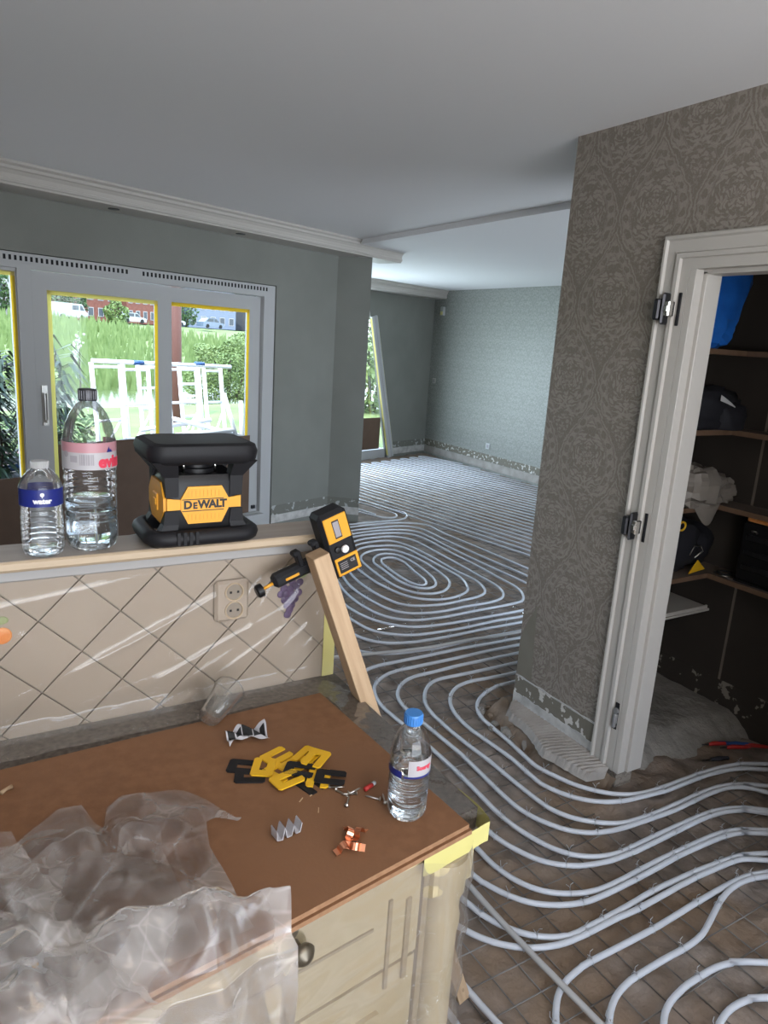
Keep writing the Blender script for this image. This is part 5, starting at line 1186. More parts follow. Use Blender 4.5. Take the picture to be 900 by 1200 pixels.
# ---------- things on the hardboard
ZT = .9182
def place(o, x, y, z, rz, rx=0, ry=0): o.location = (x, y, z); o.rotation_euler = (rx, ry, rz); return o
def shim_mb():
    m2 = MB(); w_, h_, sl, t_ = .040, .054, .0060, .0026
    pl = [(-w_/2, -h_/2+.004), (-w_/2+.004, -h_/2), (-sl, -h_/2), (-sl, h_*.16), (-sl*.5, h_*.24), (sl*.5, h_*.24), (sl, h_*.16), (sl, -h_/2), (w_/2-.004, -h_/2), (w_/2, -h_/2+.004), (w_/2, h_/2-.004), (w_/2-.004, h_/2), (-w_/2+.004, h_/2), (-w_/2, h_/2-.004)]
    # split into convex pieces
    m2.prism([(-w_/2, -h_/2+.004, 0), (-w_/2+.004, -h_/2, 0), (-sl, -h_/2, 0), (-sl, h_*.2, 0), (-w_/2, h_*.2, 0)], (0, 0, t_))
    m2.prism([(w_/2, -h_/2+.004, 0), (w_/2-.004, -h_/2, 0), (sl, -h_/2, 0), (sl, h_*.2, 0), (w_/2, h_*.2, 0)][::-1], (0, 0, t_))
    m2.prism([(-w_/2, h_*.2, 0), (w_/2, h_*.2, 0), (w_/2, h_/2-.004, 0), (w_/2-.004, h_/2, 0), (-w_/2+.004, h_/2, 0), (-w_/2, h_/2-.004, 0)], (0, 0, t_))
    return m2
sh0 = shim_mb().build('glazing_shim', M['yellow']); shk = shim_mb().build('glazing_shim', M['black'])
first = {'y': True, 'k': True}
YL = ['yellow plastic shim at the top left of the pile', 'yellow plastic shim with its slot to the left, beside the black pair', 'yellow plastic shim in the middle of the pile', 'topmost yellow shim at the back right of the pile', 'yellow shim lying under the back right one', 'yellow shim at the front left of the pile', 'yellow shim between the two black ones on the right', 'slanted yellow shim at the right of the pile']
KL = ['black plastic shim left of the yellow pile, nearer the wrapper', 'black plastic shim left of the yellow pile, nearer the picture bottom', 'black shim lying across the middle of the yellow pile', 'black shim at the right end of the pile, slot towards the yellow', 'black shim partly hidden under the right end of the pile']
iy = ik = 0
for (kd, x, y, lv, rz) in (('y', .466, 1.088, 0, 1.9), ('y', .430, 1.062, 1, 2.6), ('y', .452, 1.040, 0, .4), ('y', .517, 1.062, 1, -1.0), ('y', .490, 1.050, 0, -1.2), ('y', .452, 1.006, 2, 1.75), ('y', .506, .990, 1, -.6), ('y', .524, 1.040, 3, -.9), ('k', .399, 1.083, 0, 1.0), ('k', .401, 1.051, 0, 1.15), ('k', .484, 1.024, 2, .9), ('k', .524, .980, 2, .95), ('k', .486, .986, 0, .3)):
    src = sh0 if kd == 'y' else shk
    if first[kd]: o = src; first[kd] = False
    else: o = src.copy(); COL.objects.link(o)
    place(o, x, y, ZT+lv*.0029, rz, 0.0, 0.0)
    if kd == 'y': tag(o, YL[iy], 'shim', 'slotted plastic shims on the hardboard'); iy += 1
    else: tag(o, KL[ik], 'shim', 'slotted plastic shims on the hardboard'); ik += 1
# screws
def screw_make():
    t = thing('screw', 'x', 'screw')
    MB().tube([(0, 0, .0024), (.022, 0, .0024), (.027, 0, .0024)], [.0017, .0016, .0003], 8).build('shank', M['steel'], t, True, True)
    m2 = MB().lathe([(.0017, .002), (.0040, 0), (.0040, -.0006), (.0, -.0008)], 10); m2.rot(Matrix.Rotation(PI/2, 3, 'Y')); m2.v = [(x-.0005, y, z+.0036) for x, y, z in m2.v]; m2.build('head', M['steel'], t, True, True)
    return t
s0_ = screw_make()
SL = ['small steel screw pointing at the black shim', 'small steel screw lying across another, head near the red plug', 'steel screw nearest the copper clips', 'steel screw half under the black shim', 'steel screw beside the blue-capped bottle, point to the left', 'steel screw nearest the blue-capped bottle', 'steel screw in the middle of the loose screws']
for i, (x, y, rz, z) in enumerate(((.520, .948, -1.2, 0), (.545, .922, 2.75, .002), (.515, .902, .9, 0), (.512, .960, -.4, 0), (.575, .893, 2.3, 0), (.578, .880, 1.2, 0), (.532, .925, .2, .004))):
    o = s0_ if i == 0 else dup(s0_)
    place(o, x, y, ZT+z, rz); tag(o, SL[i], 'screw', 'loose screws on the hardboard')
pl = thing('wall_plug', 'small red wall plug with a clear tip beside the bottle', 'wall plug', (.576, .930, ZT)); pl.rotation_euler = (0, 0, .35)
MB().tube([(-.013, 0, .0045), (.006, 0, .0045)], .0042, 8).build('sleeve', M['red'], pl, True, True); MB().tube([(.006, 0, .0045), (.014, 0, .0045)], .0038, 8).build('tip', M['label_white'], pl, True, True)
# white folded clip
m2 = MB(); zz = [(-.022, .020), (-.021, .004), (-.012, .002), (-.008, .022), (-.004, .003), (.004, .003), (.008, .020), (.012, .004), (.019, .004), (.022, .020)]
for i in range(len(zz)-1):
    a, b = zz[i], zz[i+1]; m2.prism([(a[0], -.010, a[1]-.003), (b[0], -.010, b[1]-.003), (b[0]+.0012, .010, b[1]-.003), (a[0]+.0012, .010, a[1]-.003)], (0, 0, .0015)); m2.prism([(a[0], -.010, a[1]-.003), (b[0], -.010, b[1]-.003), (b[0], .010, b[1]-.003), (a[0], .010, a[1]-.003)], (.0012, 0, 0))
o = m2.build('plastic_clip', M['label_white']); place(o, .399, .884, ZT+.0015, .1); tag(o, 'pale folded plastic clip lying alone on the hardboard', 'clip')
# copper pipe clips
def copper_mb():
    m2 = MB(); th = .0009; w_ = .0055
    path = [(-.016, .001), (-.008, .001)]+[(.0075*math.cos(a), .0015+.0105*math.sin(a)) for a in np.linspace(PI, 0, 8)]+[(.008, .001), (.016, .001)]
    for i in range(len(path)-1):
        a, b = path[i], path[i+1]; d = Vector((b[0]-a[0], 0, b[1]-a[1])); nn = Vector((-d.z, 0, d.x)); nn = nn.normalized()*th
        m2.prism([(a[0], -w_, a[1]), (b[0], -w_, b[1]), (b[0], w_, b[1]), (a[0], w_, a[1])], nn)
    return m2
c0 = copper_mb().build('copper_clip', M['copper'])
for i, (x, y, rz, rx, z, lab) in enumerate(((.482, .836, 1.2, .5, .004, 'copper pipe clip at the back left of the clip pile'), (.500, .826, .5, -.3, .004, 'copper pipe clip nearest the blue-capped bottle'), (.462, .812, .2, .3, .003, 'copper pipe clip nearest the picture bottom'), (.480, .806, -.7, .9, .006, 'copper pipe clip standing at the front of the clip pile'))):
    o = c0 if i == 0 else c0.copy()
    if i: COL.objects.link(o)
    place(o, x, y, ZT+z, rz, rx); tag(o, lab, 'pipe clip', 'copper clips on the hardboard')
# clear plastic cup lying on its side
cu_ = thing('plastic_cup', 'clear plastic cup lying on its side by the tiles', 'cup', (.385, 1.236, ZT))
dv = Vector((.078, .088, .010)).normalized()
Rm = dv.to_track_quat('Z', 'Y').to_matrix()
m2 = MB(); m2.lathe([(.0, 0), (.021, .0), (.0225, .002), (.031, .092), (.033, .094), (.0325, .096), (.0300, .094), (.0212, .004), (.0, .0035)], 28, cap=False); m2.rot(Rm); m2.v = [(x, y, z+.0245) for x, y, z in m2.v]
m2.build('wall', M['cup'], cu_, True, True)
m2 = MB(); m2.tube([Vector((.0325*math.cos(a), .0325*math.sin(a), .0955)) for a in np.linspace(0, 2*PI, 29)[:-1]], .0013, 6, closed=True); m2.rot(Rm); m2.v = [(x, y, z+.0245) for x, y, z in m2.v]; m2.build('rim', M['cup'], cu_, True, True)
# crumpled printed wrapper
wr = thing('crumpled_wrapper', 'crumpled black and white printed wrapper beside the clear cup', 'wrapper', (.435, 1.165, ZT))
def wrp(u, v, off=0):
    x = -.038+.076*u; y = -.016+.030*v+.012*math.sin(u*4.2); z = .004+.016*abs(math.sin(u*6.2+v*1.8))*(.4+.6*v)+.004*math.sin(v*9+u*14)+off
    if u > .80 and v > .5: z += (u-.80)*.09*(v-.5)*2
    return (x, y, max(z, .001))
MB().grid(34, 14, wrp).build('foil', M['label_white'], wr, True, True, recalc=False)
m2 = MB()
for (u0, u1, v0, v1) in ((.04, .22, .15, .85), (.26, .44, .2, .8), (.46, .66, .25, .85), (.68, .82, .2, .8), (.86, .96, .15, .8)):
    m2.grid(9, 7, lambda u, v: wrp(u0+(u1-u0)*u, v0+(v1-v0)*v, .0008))
m2.build('print', M['print_black'], wr, True, True, recalc=False)
o = MB().tube([(-.010, 0, .004), (.0, .001, .0045), (.010, 0, .004)], [.004, .003, .004], 7).build('wood_scrap', M['wood_end'], None, True); place(o, .027, 1.181, ZT, .6); tag(o, 'small brown scrap lying alone on the hardboard near the tiles', 'scrap')
for i, (x, y, rz) in enumerate(((.455, .952, .7), (.478, .957, .4), (.470, .915, 1.1))):
    m2 = MB().bx((-.006, -.0008, 0), (.006, .0008, .0012)); o = m2.build('wood_splinter', M['wood']); place(o, x, y, ZT, rz); tag(o, 'tiny pale wood splinter on the hardboard in front of the shims', 'splinter', 'splinters on the hardboard')

# ---------- far room details
sb = thing('wall_sensor', 'small white sensor box high on the papered far wall', 'sensor', (6.70, 9.54, 2.20))
MB().bx((6.66, 9.49, 2.14), (6.7025, 9.58, 2.275), .008).build('housing', M['frame'], sb); MB().bx((6.652, 9.505, 2.15), (6.662, 9.565, 2.20), .003).build('lens', M['tape_pale'], sb)
sb = thing('light_switch', 'small white switch on the far wall near the corner', 'switch', (6.70, 9.65, 1.117))
MB().bx((6.692, 9.61, 1.075), (6.7025, 9.69, 1.158), .003).build('plate', M['white'], sb); MB().bx((6.688, 9.63, 1.09), (6.693, 9.67, 1.14), .001).build('rocker', M['print_grey'], sb)
sb = thing('wall_socket', 'white wall socket low on the papered far wall', 'socket', (6.70, 8.13, .276))
MB().bx((6.69, 8.085, .235), (6.7025, 8.175, .32), .003).build('plate', M['frame'], sb); MB().bx((6.687, 8.11, .255), (6.691, 8.15, .30), .001).build('insert', M['print_grey'], sb)
# white plank leaning in front of the far window
A = FP(-.985, .07, -.075); B = FP(-1.53, .03, 2.03); ax = (B-A).normalized(); e2 = WN.copy(); e2 = (e2-ax*e2.dot(ax)).normalized(); e1 = e2.cross(ax)
pk = thing('white_plank', 'white plank leaning in front of the far room window', 'plank', A); pk.rotation_euler = Matrix((e1, e2, ax)).transposed().to_euler()
MB().bx((-.075, -.02, .0), (.05, .02, (B-A).length), .004).build('board', M['frame'], pk, False, True)
m2 = MB(); m2.bx((-.083, -.012, .05), (-.0752, .012, (B-A).length-.02)); m2.bx((.0502, -.012, .05), (.058, .012, (B-A).length-.02)); m2.build('tape_edge', M['tape_pale'], pk, False, True)
m2 = MB(); m2.bx((-.02, .0202, .0), (-.012, .0215, (B-A).length)); m2.build('groove', M['print_grey'], pk, False, True)

# ================================================================== CLOSET CONTENTS
XB1, YS = 3.2295, 2.2950
def shelf(z, label):
    r = thing('closet_shelf', label, 'shelf', (2.8, 2.1, z), 'L-shaped closet shelves')
    th = .020
    m2 = MB(); m2.prism([(2.395, YS, z-th), (XB1, YS, z-th), (XB1, .40, z-th), (3.068, .40, z-th), (3.068, 1.982, z-th), (2.395, 1.982, z-th)], (0, 0, th)); m2.build('panel', M['closet_shelf'], r)
    m2 = MB(); m2.bx((2.395, 1.976, z-th-.002), (3.063, 1.982, z+.001)); m2.bx((3.062, .40, z-th-.002), (3.068, 1.978, z+.001)); m2.build('edge_strip', M['shelf_edge'], r)
    for x in (2.66, ):
        m2 = MB(); m2.tube([(x, YS-.006, z-.16), (x, YS-.006, z-th), ], .006, 6); m2.tube([(x, YS-.008, z-.15), (x, 2.03, z-th-.004)], .007, 6); m2.build('bracket', M['steel'], r)
shelf(.690, 'lowest long shelf in the closet, carrying the black tool bag'); shelf(1.030, 'closet shelf carrying the grey plastic bag'); shelf(1.385, 'closet shelf carrying the black jacket'); shelf(1.740, 'topmost closet shelf carrying the blue bag')
pb = thing('white_board', 'loose white moulded board stored low on the closet side wall', 'board', (2.8, 2.15, .47))
MB().bx((2.40, 2.035, .470), (3.185, 2.285, .486)).build('panel', M['white'], pb)
m2 = MB(); m2.bx((2.40, 2.020, .462), (3.20, 2.035, .474), .002); m2.bx((2.40, 2.026, .474), (3.19, 2.036, .492), .002); m2.build('moulding', M['white'], pb)
m2 = MB(); m2.bx((2.42, 2.27, .40), (2.44, 2.2955, .4695)); m2.bx((3.06, 2.27, .40), (3.08, 2.2955, .4695)); m2.build('bearer', M['closet_shelf'], pb)
def blob(name, mat, label, cat, c, r, jag=.18, seed=1, n=26, m=18, floor=None, local=None):
    """soft crumpled bag: noisy ellipsoid flattened on its shelf"""
    mb = MB(); vs = []; 
    for j in range(m+1):
        th = PI*j/m
        for k in range(n):
            a = 2*PI*k/n
            d = Vector((math.sin(th)*math.cos(a), math.sin(th)*math.sin(a), math.cos(th)))
            q = 1+jag*(1-2*abs(float(fbm(d.x*1.3+d.z*.8, d.y*1.3-d.z*.6, 2.2, 3, seed)))*2)*.8
            e = .75
            p = Vector((math.copysign(abs(d.x)**e, d.x)*r[0]*q, math.copysign(abs(d.y)**e, d.y)*r[1]*q, math.copysign(abs(d.z)**e, d.z)*r[2]*q))+Vector(c)
            if floor is not None: p.z = max(p.z, floor)
            p.y = min(p.y, 2.288); p.x = min(p.x, 3.222)
            vs.append(p)
    fs = [(j*n+k, j*n+(k+1) % n, (j+1)*n+(k+1) % n, (j+1)*n+k) for j in range(m) for k in range(n)]
    mb.add(vs, fs)
    return mb
t = thing('blue_bag', 'bright blue plastic bag at the end of the top closet shelf', 'bag', (2.82, 2.1, 1.741))
b_ = blob('x', None, '', '', (2.86, 2.12, 1.93), (.19, .12, .20), .22, 3, floor=1.741); 
b_.v = [(x+.09*max(0, (z-1.90)/.2)*(1 if x > 2.75 else 0), y, z) for x, y, z in b_.v]; b_.build('body', M['bag_blue'], t, 18)
MB().prism([(2.745, 2.005, 1.98), (2.80, 1.995, 1.96), (2.815, 1.995, 2.04), (2.765, 2.0, 2.05)], (0, -.004, 0)).build('pale_print', M['grey_bag'], t)
t = thing('black_jacket', 'folded black jacket with a reflective patch on the closet shelf', 'jacket', (2.85, 2.05, 1.386))
blob('x', None, '', '', (2.88, 2.10, 1.470), (.27, .13, .10), .25, 8, floor=1.386).build('body', M['cloth_black'], t, True)
blob('x', None, '', '', (3.06, 2.03, 1.43), (.09, .075, .075), .2, 5, floor=1.386).build('sleeve', M['cloth_black'], t, True)
MB().grid(8, 3, lambda u, v: (2.90+.115*u, 1.955-.004*math.sin(u*3), 1.520+.026*v*(1-u*.8)-.030*u)).build('reflective_patch', M['reflect'], t, recalc=False)
t = thing('grey_bag', 'crumpled grey plastic bag hanging over the edge of the closet shelf', 'bag', (2.9, 2.05, 1.031))
blob('x', None, '', '', (2.91, 2.06, 1.11), (.15, .12, .10), .3, 12, floor=1.031).build('body', M['grey_bag'], t, 18)
blob('x', None, '', '', (3.11, 2.08, 1.09), (.13, .10, .065), .3, 15, floor=1.031).build('lobe', M['grey_bag'], t, 18)
m2 = MB(); m2.grid(12, 10, lambda u, v: (2.81+.24*u+.05*v*(1-u), 1.966-.012*math.sin(u*PI)-.006*math.sin(v*6+u*5), 1.10-.02*u-(.145*v)*math.sin(PI*min(1, .15+u*.75))*1.0)); m2.build('hanging_flap', M['grey_bag'], t, True, recalc=False)
t = thing('tool_bag', 'black and yellow tool bag on the lowest long closet shelf', 'tool bag', (2.85, 2.1, .691))
blob('x', None, '', '', (2.86, 2.12, .82), (.22, .12, .13), .12, 21, floor=.691).build('body', M['cloth_black'], t, True)
blob('x', None, '', '', (3.05, 2.15, .80), (.16, .12, .11), .12, 22, floor=.691).build('end_pocket', M['cloth_black'], t, True)
m2 = MB(); m2.tube([(2.70, 1.995, .79), (2.73, 1.990, .72), (2.77, 1.990, .699)], .008, 6); m2.build('yellow_piping', M['yellow'], t, True)
m2 = MB(); m2.prism([(2.93, 1.990, .700), (3.05, 1.990, .712), (2.995, 1.996, .760)], (0, -.004, 0)); m2.build('yellow_corner', M['yellow'], t)
m2 = MB(); m2.tube([Vector((2.835+.024*math.cos(a), 1.995, .940+.020*math.sin(a))) for a in np.linspace(0, 2*PI, 17)[:-1]], .005, 6, closed=True); m2.build('yellow_ring', M['yellow'], t, True)
m2 = MB(); m2.tube([(2.93, 1.998, .79), (2.95, 1.993, .835), (3.0, 1.993, .83), (3.03, 1.998, .80), (2.97, 1.996, .775)], .003, 5); m2.build('buckle', M['steel'], t, True)
t = thing('site_machine', 'black boxy machine with an orange top at the end of the closet shelf', 'machine', (3.14, 1.78, .691))
MB().bx((3.085, 1.66, .700), (3.20, 1.86, .985), .012).build('body', M['black_gloss'], t); MB().bx((3.082, 1.70, .985), (3.19, 1.84, 1.004), .004).build('orange_top', M['orange'], t)
for i in range(3): MB().bx((3.076, 1.69, .76+i*.07), (3.086, 1.83, .785+i*.07), .003).build('grille_bar', M['darkmetal'], t)
MB().tube([(3.078, 1.78, .94), (3.064, 1.78, .95), (3.064, 1.80, .95), (3.078, 1.80, .94)], .004, 6).build('latch', M['steel'], t, True)
m2 = MB().bx((3.09, 1.66, .6908), (3.19, 1.86, .700)); m2.build('feet', M['black'], t)
def coil(x, y, r, z): return MB().tube([Vector((x+r*math.cos(a), y+r*math.sin(a), z)) for a in np.linspace(0, 2*PI, 21)[:-1]], .004, 6, closed=True)
t = thing('cable_coil', 'flat coil of dark cable lying on the closet shelf before the machine', 'cable', (3.12, 1.93, .692))
coil(3.125, 1.93, .045, .696).build('outer_turn', M['steel'], t, True); coil(3.128, 1.932, .033, .701).build('inner_turn', M['black'], t, True)
# tools on the closet floor
for i, (x, y, rz, mt, L_, lab) in enumerate(((2.985, 1.715, -.35, 'red', .11, 'red handled tool on the closet floor, nearest the doorway'), (3.02, 1.70, -.5, 'blue', .12, 'blue handled tool between the red ones on the closet floor'), (3.045, 1.655, -.4, 'red', .12, 'long red handled tool on the closet floor'), (3.09, 1.660, -.55, 'blue', .15, 'large blue handled tool on the closet floor'), (3.14, 1.62, -.6, 'red', .12, 'red handled tool nearest the closet back wall'))):
    t = thing('hand_tool', lab, 'tool', (x, y, -.074), 'tools on the closet floor'); t.rotation_euler = (0, 0, rz)
    MB().tube([(-L_/2, 0, .010), (-L_/4, .002, .012), (L_/4, -.002, .012), (L_/2, 0, .010)], [.007, .010, .009, .006], 8).build('grip', M[mt], t, True, True)
    MB().tube([(-L_/2-.035, 0, .009), (-L_/2, 0, .010)], [.002, .005], 6).build('jaw', M['darkmetal'], t, True, True)
t = thing('knife', 'dark handled knife lying on the closet floor by the pipes', 'knife', (2.85, 1.622, -.060)); t.rotation_euler = (0, 0, -.3)
MB().tube([(-.045, 0, .008), (.0, .002, .009), (.045, 0, .008)], [.008, .011, .008], 8).build('grip', M['cloth_black'], t, True, True); MB().bx((-.09, -.006, .006), (-.043, .006, .008)).build('blade', M['steel'], t, False, True)

# ================================================================== OUTSIDE
def EW(s, n, z): return WP(s, -n, z)     # n metres outside the window wall
G = {}
G['deck'] = pmat('grey_deck', (0.150, 0.125, 0.110), .8, col2=(0.180, 0.155, 0.140), vscale=4)
G['grass'] = pmat('meadow', (.085, .125, .030), .9, col2=(.16, .205, .065), vscale=.8, vdet=10, vlo=.3, vhi=.7, bump=1.0, bscale=6)
G['leafd'] = pmat('dark_leaf', (0.009, 0.025, 0.010), .5, col2=(0.022, 0.050, 0.018), vscale=5)
G['leafl'] = pmat('light_leaf', (.085, .135, .032), .6, col2=(.15, .205, .065), vscale=1.5)
G['water'] = pmat('canal_water', (0.065, 0.090, 0.030), .15, col2=(0.085, 0.110, 0.040), vscale=.6)
G['alu'] = pmat('aluminium', (.80, .80, .82), .35, metal=.25)
G['brick'] = pmat('red_brick', (0.130, 0.043, 0.028), .85, col2=(0.160, 0.060, 0.040), vscale=2)
G['render_w'] = pmat('white_render', (0.300, 0.290, 0.275), .8)
G['slate'] = pmat('slate_roof', (0.050, 0.055, 0.065), .7)
G['winglass'] = pmat('building_glass', (0.025, 0.035, 0.045), .15)
G['carw'] = pmat('white_car_paint', (0.310, 0.325, 0.350), .25, coat=.5)
G['carb'] = pmat('blue_grey_car_paint', (0.080, 0.110, 0.160), .25, coat=.5)
G['tyre'] = pmat('tyre', (0.007, 0.007, 0.007), .8)
G['redpost'] = pmat('brown_red_post', (0.100, 0.037, 0.028), .7)
G['tarp'] = pmat('grey_tarp', (0.060, 0.065, 0.075), .6); G['tarpb'] = pmat('blue_tarp', (0.025, 0.080, 0.225), .5); G['teal'] = pmat('teal_tarp', (0.050, 0.160, 0.140), .6)
G['trunk'] = pmat('bark', (0.045, 0.033, 0.022), .9); G['blossom'] = pmat('blossom', (0.375, 0.360, 0.350), .7); G['pink'] = pmat('pink_paving', (.46, .37, .33), .85, col2=(.52, .43, .39), vscale=3)
G['leafm'] = pmat('mid_leaf', (0.025, 0.065, 0.013), .6, col2=(0.050, 0.100, 0.025), vscale=2)
# terrace
mb = MB(); mb.prism([EW(-8, .12, -.16), EW(12, .12, -.16), EW(12, 5.2, -.16), EW(-8, 5.2, -.16)], (0, 0, -.1)); struct(mb, 'ground_terrace', G['pink'], 'pinkish paved terrace outside the window')
# canal
mb = MB(); mb.add([EW(-60, 5.2, -.9), EW(60, 5.2, -.9), EW(60, 40, -.9), EW(-60, 40, -.9)], [(0, 1, 2, 3)]); struct(mb, 'water_canal', G['water'], 'green canal behind the terrace')
mb = MB(); mb.prism([EW(-8, 5.2, -1.4), EW(12, 5.2, -1.4), EW(12, 5.45, -1.4), EW(-8, 5.45, -1.4)], (0, 0, 1.26)); struct(mb, 'wall_quay', G['redpost'], 'low timber quay edge of the terrace')
# far bank, a real slope rising to the road
def bank_h(n, s):
    k = min(1, max(0, (n-26)/86)); return -1.0+2.95*k**.8+.25*float(fbm(s*.12, n*.12, 1.0, 3, 3))*min(1, k*8)
mb = MB(); nu, nv = 120, 60
def bfn(u, v):
    s = -70+190*u; n = 25.5+105*v**1.6
    if s < 14: n -= 5.5*min(1, (14-s)/6)*(1-v)
    p = EW(s, n, bank_h(n, s)+.18*float(vnoise(s*.9, n*.9, 1.0, 6))); return (p.x, p.y, p.z)
mb.grid(nu, nv, bfn); struct(mb, 'ground_bank', G['grass'], 'sunlit green grassy bank beyond the canal', smooth=True)
# grass tufts along the bank
mb = MB()
for i in range(5200):
    s = random.uniform(-8, 46); n = 22+70*random.random()**1.7
    if s > 14: n += 5
    z = bank_h(n, s); p = EW(s, n, z); h = random.uniform(.35, .9)*(1+n*.012); wv = .10+n*.002
    a = random.uniform(-.3, .3)
    q = WD*wv; mb.add([p-q, p+q, p+WD*a+Vector((0, 0, h))+WN*random.uniform(-.1, .1)], [(0, 1, 2)])
o = mb.build('bank_grass', G['leafl'], recalc=False); tag(o, 'tall light green grass growing on the bank', 'grass', kind='stuff')
def leaf_cloud(mb, c, rx, ry, rz, n, sz, seed):
    r_ = random.Random(seed)
    for i in range(n):
        while True:
            d = Vector((r_.uniform(-1, 1), r_.uniform(-1, 1), r_.uniform(-1, 1)))
            if .35 < d.length < 1: break
        d = d.normalized()*(.55+.45*r_.random()**.5)
        wob = 1+.25*math.sin(d.x*5+seed)*math.sin(d.z*6+seed*2)
        p = Vector(c)+Vector((d.x*rx*wob, d.y*ry*wob, d.z*rz*wob))
        t = Vector((r_.uniform(-1, 1), r_.uniform(-1, 1), r_.uniform(-.6, .8))).normalized(); b = t.cross(Vector((r_.uniform(-1, 1), r_.uniform(-1, 1), r_.uniform(-1, 1)))).normalized()
        mb.add([p-t*sz, p+b*sz*.45, p+t*sz, p-b*sz*.45], [(0, 1, 2, 3)])
def bush(name, label, s, n, zc, r, cnt, sz, mat, seed, cat='bush', group='greenery outside the window'):
    p = EW(s, n, zc); t = thing(name, label, cat, (p.x, p.y, zc-r[2]), group)
    mb = MB(); leaf_cloud(mb, p, r[0], r[1], r[2], cnt, sz, seed); o = mb.build('foliage', mat, t, recalc=False)
    mb = MB()
    for k in range(4): mb.tube([p+Vector((random.uniform(-.1, .1), random.uniform(-.1, .1), -r[2]*1.15)), p+Vector((random.uniform(-.5, .5)*r[0], random.uniform(-.4, .4)*r[1], r[2]*.4))], [.05*r[2], .02*r[2]], 5)
    mb.build('stems', G['trunk'], t)
def plan(x, y): # s, n (outside) of a plan point
    d = Vector((x, y, 0))-W0; return d.dot(WD), -d.dot(WN)
s, n = plan(.3387*28, 28); bush('waterside_bush', 'big rounded light green bush at the water edge on the right', s, n, -.05, (1.75, 1.4, 1.55), 12000, .065, G['leafl'], 3)
s, n = plan(.185*110, 110); bush('road_tree', 'small round light tree standing by the road in the middle', s, n, 3.2, (1.7, 1.7, 1.9), 1200, .25, G['leafl'], 8, 'tree')
s, n = plan(.13*135, 135); bush('road_tree', 'dark tree standing behind the white van', s, n, 5.6, (3.2, 2.6, 3.2), 1300, .35, G['leafm'], 9, 'tree')
s, n = plan(.055*135, 135); bush('road_tree', 'dark tree at the left end of the road above the blue car', s, n, 5.6, (3.2, 2.6, 3.2), 1300, .35, G['leafm'], 10, 'tree')
s, n = plan(.275*136, 136); bush('road_tree', 'bare brownish tree standing by the road on the right', s, n, 4.8, (2.2, 2, 2.6), 700, .3, G['leafm'], 12, 'tree')
# long-leaved plants just outside the window
def blade_plant(label, s, n, zc, h, cnt, ln, seed, droop=1.0, spread=.25, xlim=9):
    r_ = random.Random(seed); base = EW(s, n, -.16); t = thing('long_leaved_shrub', label, 'shrub', base, 'greenery outside the window')
    st = MB(); lf = MB()
    for k in range(7):
        top = EW(s+r_.uniform(-spread, spread), n+r_.uniform(-.25, .25), zc+r_.uniform(.2, 1.0)*h); st.tube([base+Vector((r_.uniform(-.05, .05), r_.uniform(-.05, .05), 0)), (base+top)/2+Vector((r_.uniform(-.08, .08), 0, .1)), top], [.014, .010, .005], 5)
        for i in range(cnt):
            q = .25+.75*r_.random(); p = base.lerp(top, q)
            a = r_.uniform(0, 2*PI); d = Vector((math.cos(a), math.sin(a), r_.uniform(-.1, .5)))
            L_ = ln*r_.uniform(.6, 1.1); w_ = .017
            side = d.cross(Vector((0, 0, 1))).normalized()*w_
            m_ = p+d*L_*.5; e = p+d*L_*.95+Vector((0, 0, -L_*.55*droop))
            lf.add([p-side*.4, p+side*.4, m_+side, m_-side, e], [(0, 1, 2, 3), (3, 2, 4)])
    st.build('stems', G['trunk'], t); lf.build('leaves', G['leafd'], t, recalc=False)
blade_plant('dark shrub with long hanging leaves outside the sliding pane, above the large bottle', -1.50, 1.25, .60, 1.0, 70, .34, 4, 1.2, .20)
blade_plant('tall dark long-leaved shrub filling the left-hand fixed pane', -2.05, 1.1, .6, 1.3, 150, .26, 6, .8, .22)
s, n = plan(.1387*24, 24); 
p = EW(s, n, .9); t = thing('flowering_branch', 'white blossoming branch standing in the grass', 'flowers', (p.x, p.y, -.6), 'greenery outside the window')
mb = MB(); 
for i in range(40): mb.ball(p+Vector((random.uniform(-.05, .35)*(i/40)-.15, 0, -.5+.9*i/40+random.uniform(-.1, .1))), random.uniform(.025, .05), 5, 4)
mb.build('blossoms', G['blossom'], t); MB().tube([(p.x, p.y, -.8), p+Vector((0, 0, .5))], [.03, .01], 5).build('stem', G['trunk'], t)
# low planting and rail at the quay, seen between the frames
for k, (s, lab) in enumerate(((-1.9, 'low pinkish planting by the quay behind the large bottle cap'), (-.6, 'low green planting by the quay left of the frames'), (.4, 'low green planting by the quay behind the frames'))):
    bush('quay_plant', lab, s, 4.9, .15, (.55, .25, .35), 500, .06, G['leafm'] if k else G['leafl'], 30+k)
# aluminium scaffold end frames leaning in a row
def frame(label, s, n, w_, h, lean, rz, rungs, z0=-.16):
    t = thing('scaffold_ladder', label, 'scaffold', EW(s, n, z0), 'aluminium scaffold frames outside the window'); t.rotation_euler = (0, 0, WA+rz)
    t2 = Matrix.Rotation(-lean, 3, 'X')
    for sx in (-1, 1): MB().tube([(sx*w_/2, 0, 0), (sx*w_/2, 0, h)], .025, 8).rot(t2).build('upright', G['alu'], t, True, True)
    for k in range(rungs):
        z = .15+(h-.2)*k/(rungs-1); MB().tube([(-w_/2, 0, z), (w_/2, 0, z)], .017, 7).rot(t2).build('rung', G['alu'], t, True, True)
    MB().tube([(-w_/2, 0, h*.25), (w_/2, 0, h*.6)], .014, 6).rot(t2).build('brace', G['alu'], t, True, True)
FL = ['leftmost bright aluminium scaffold frame behind the sliding pane', 'second aluminium scaffold frame from the left', 'aluminium scaffold frame left of the window stile', 'aluminium scaffold frame right of the window stile', 'aluminium scaffold frame with close rungs right of the stile', 'rightmost aluminium scaffold frame, beside the water']
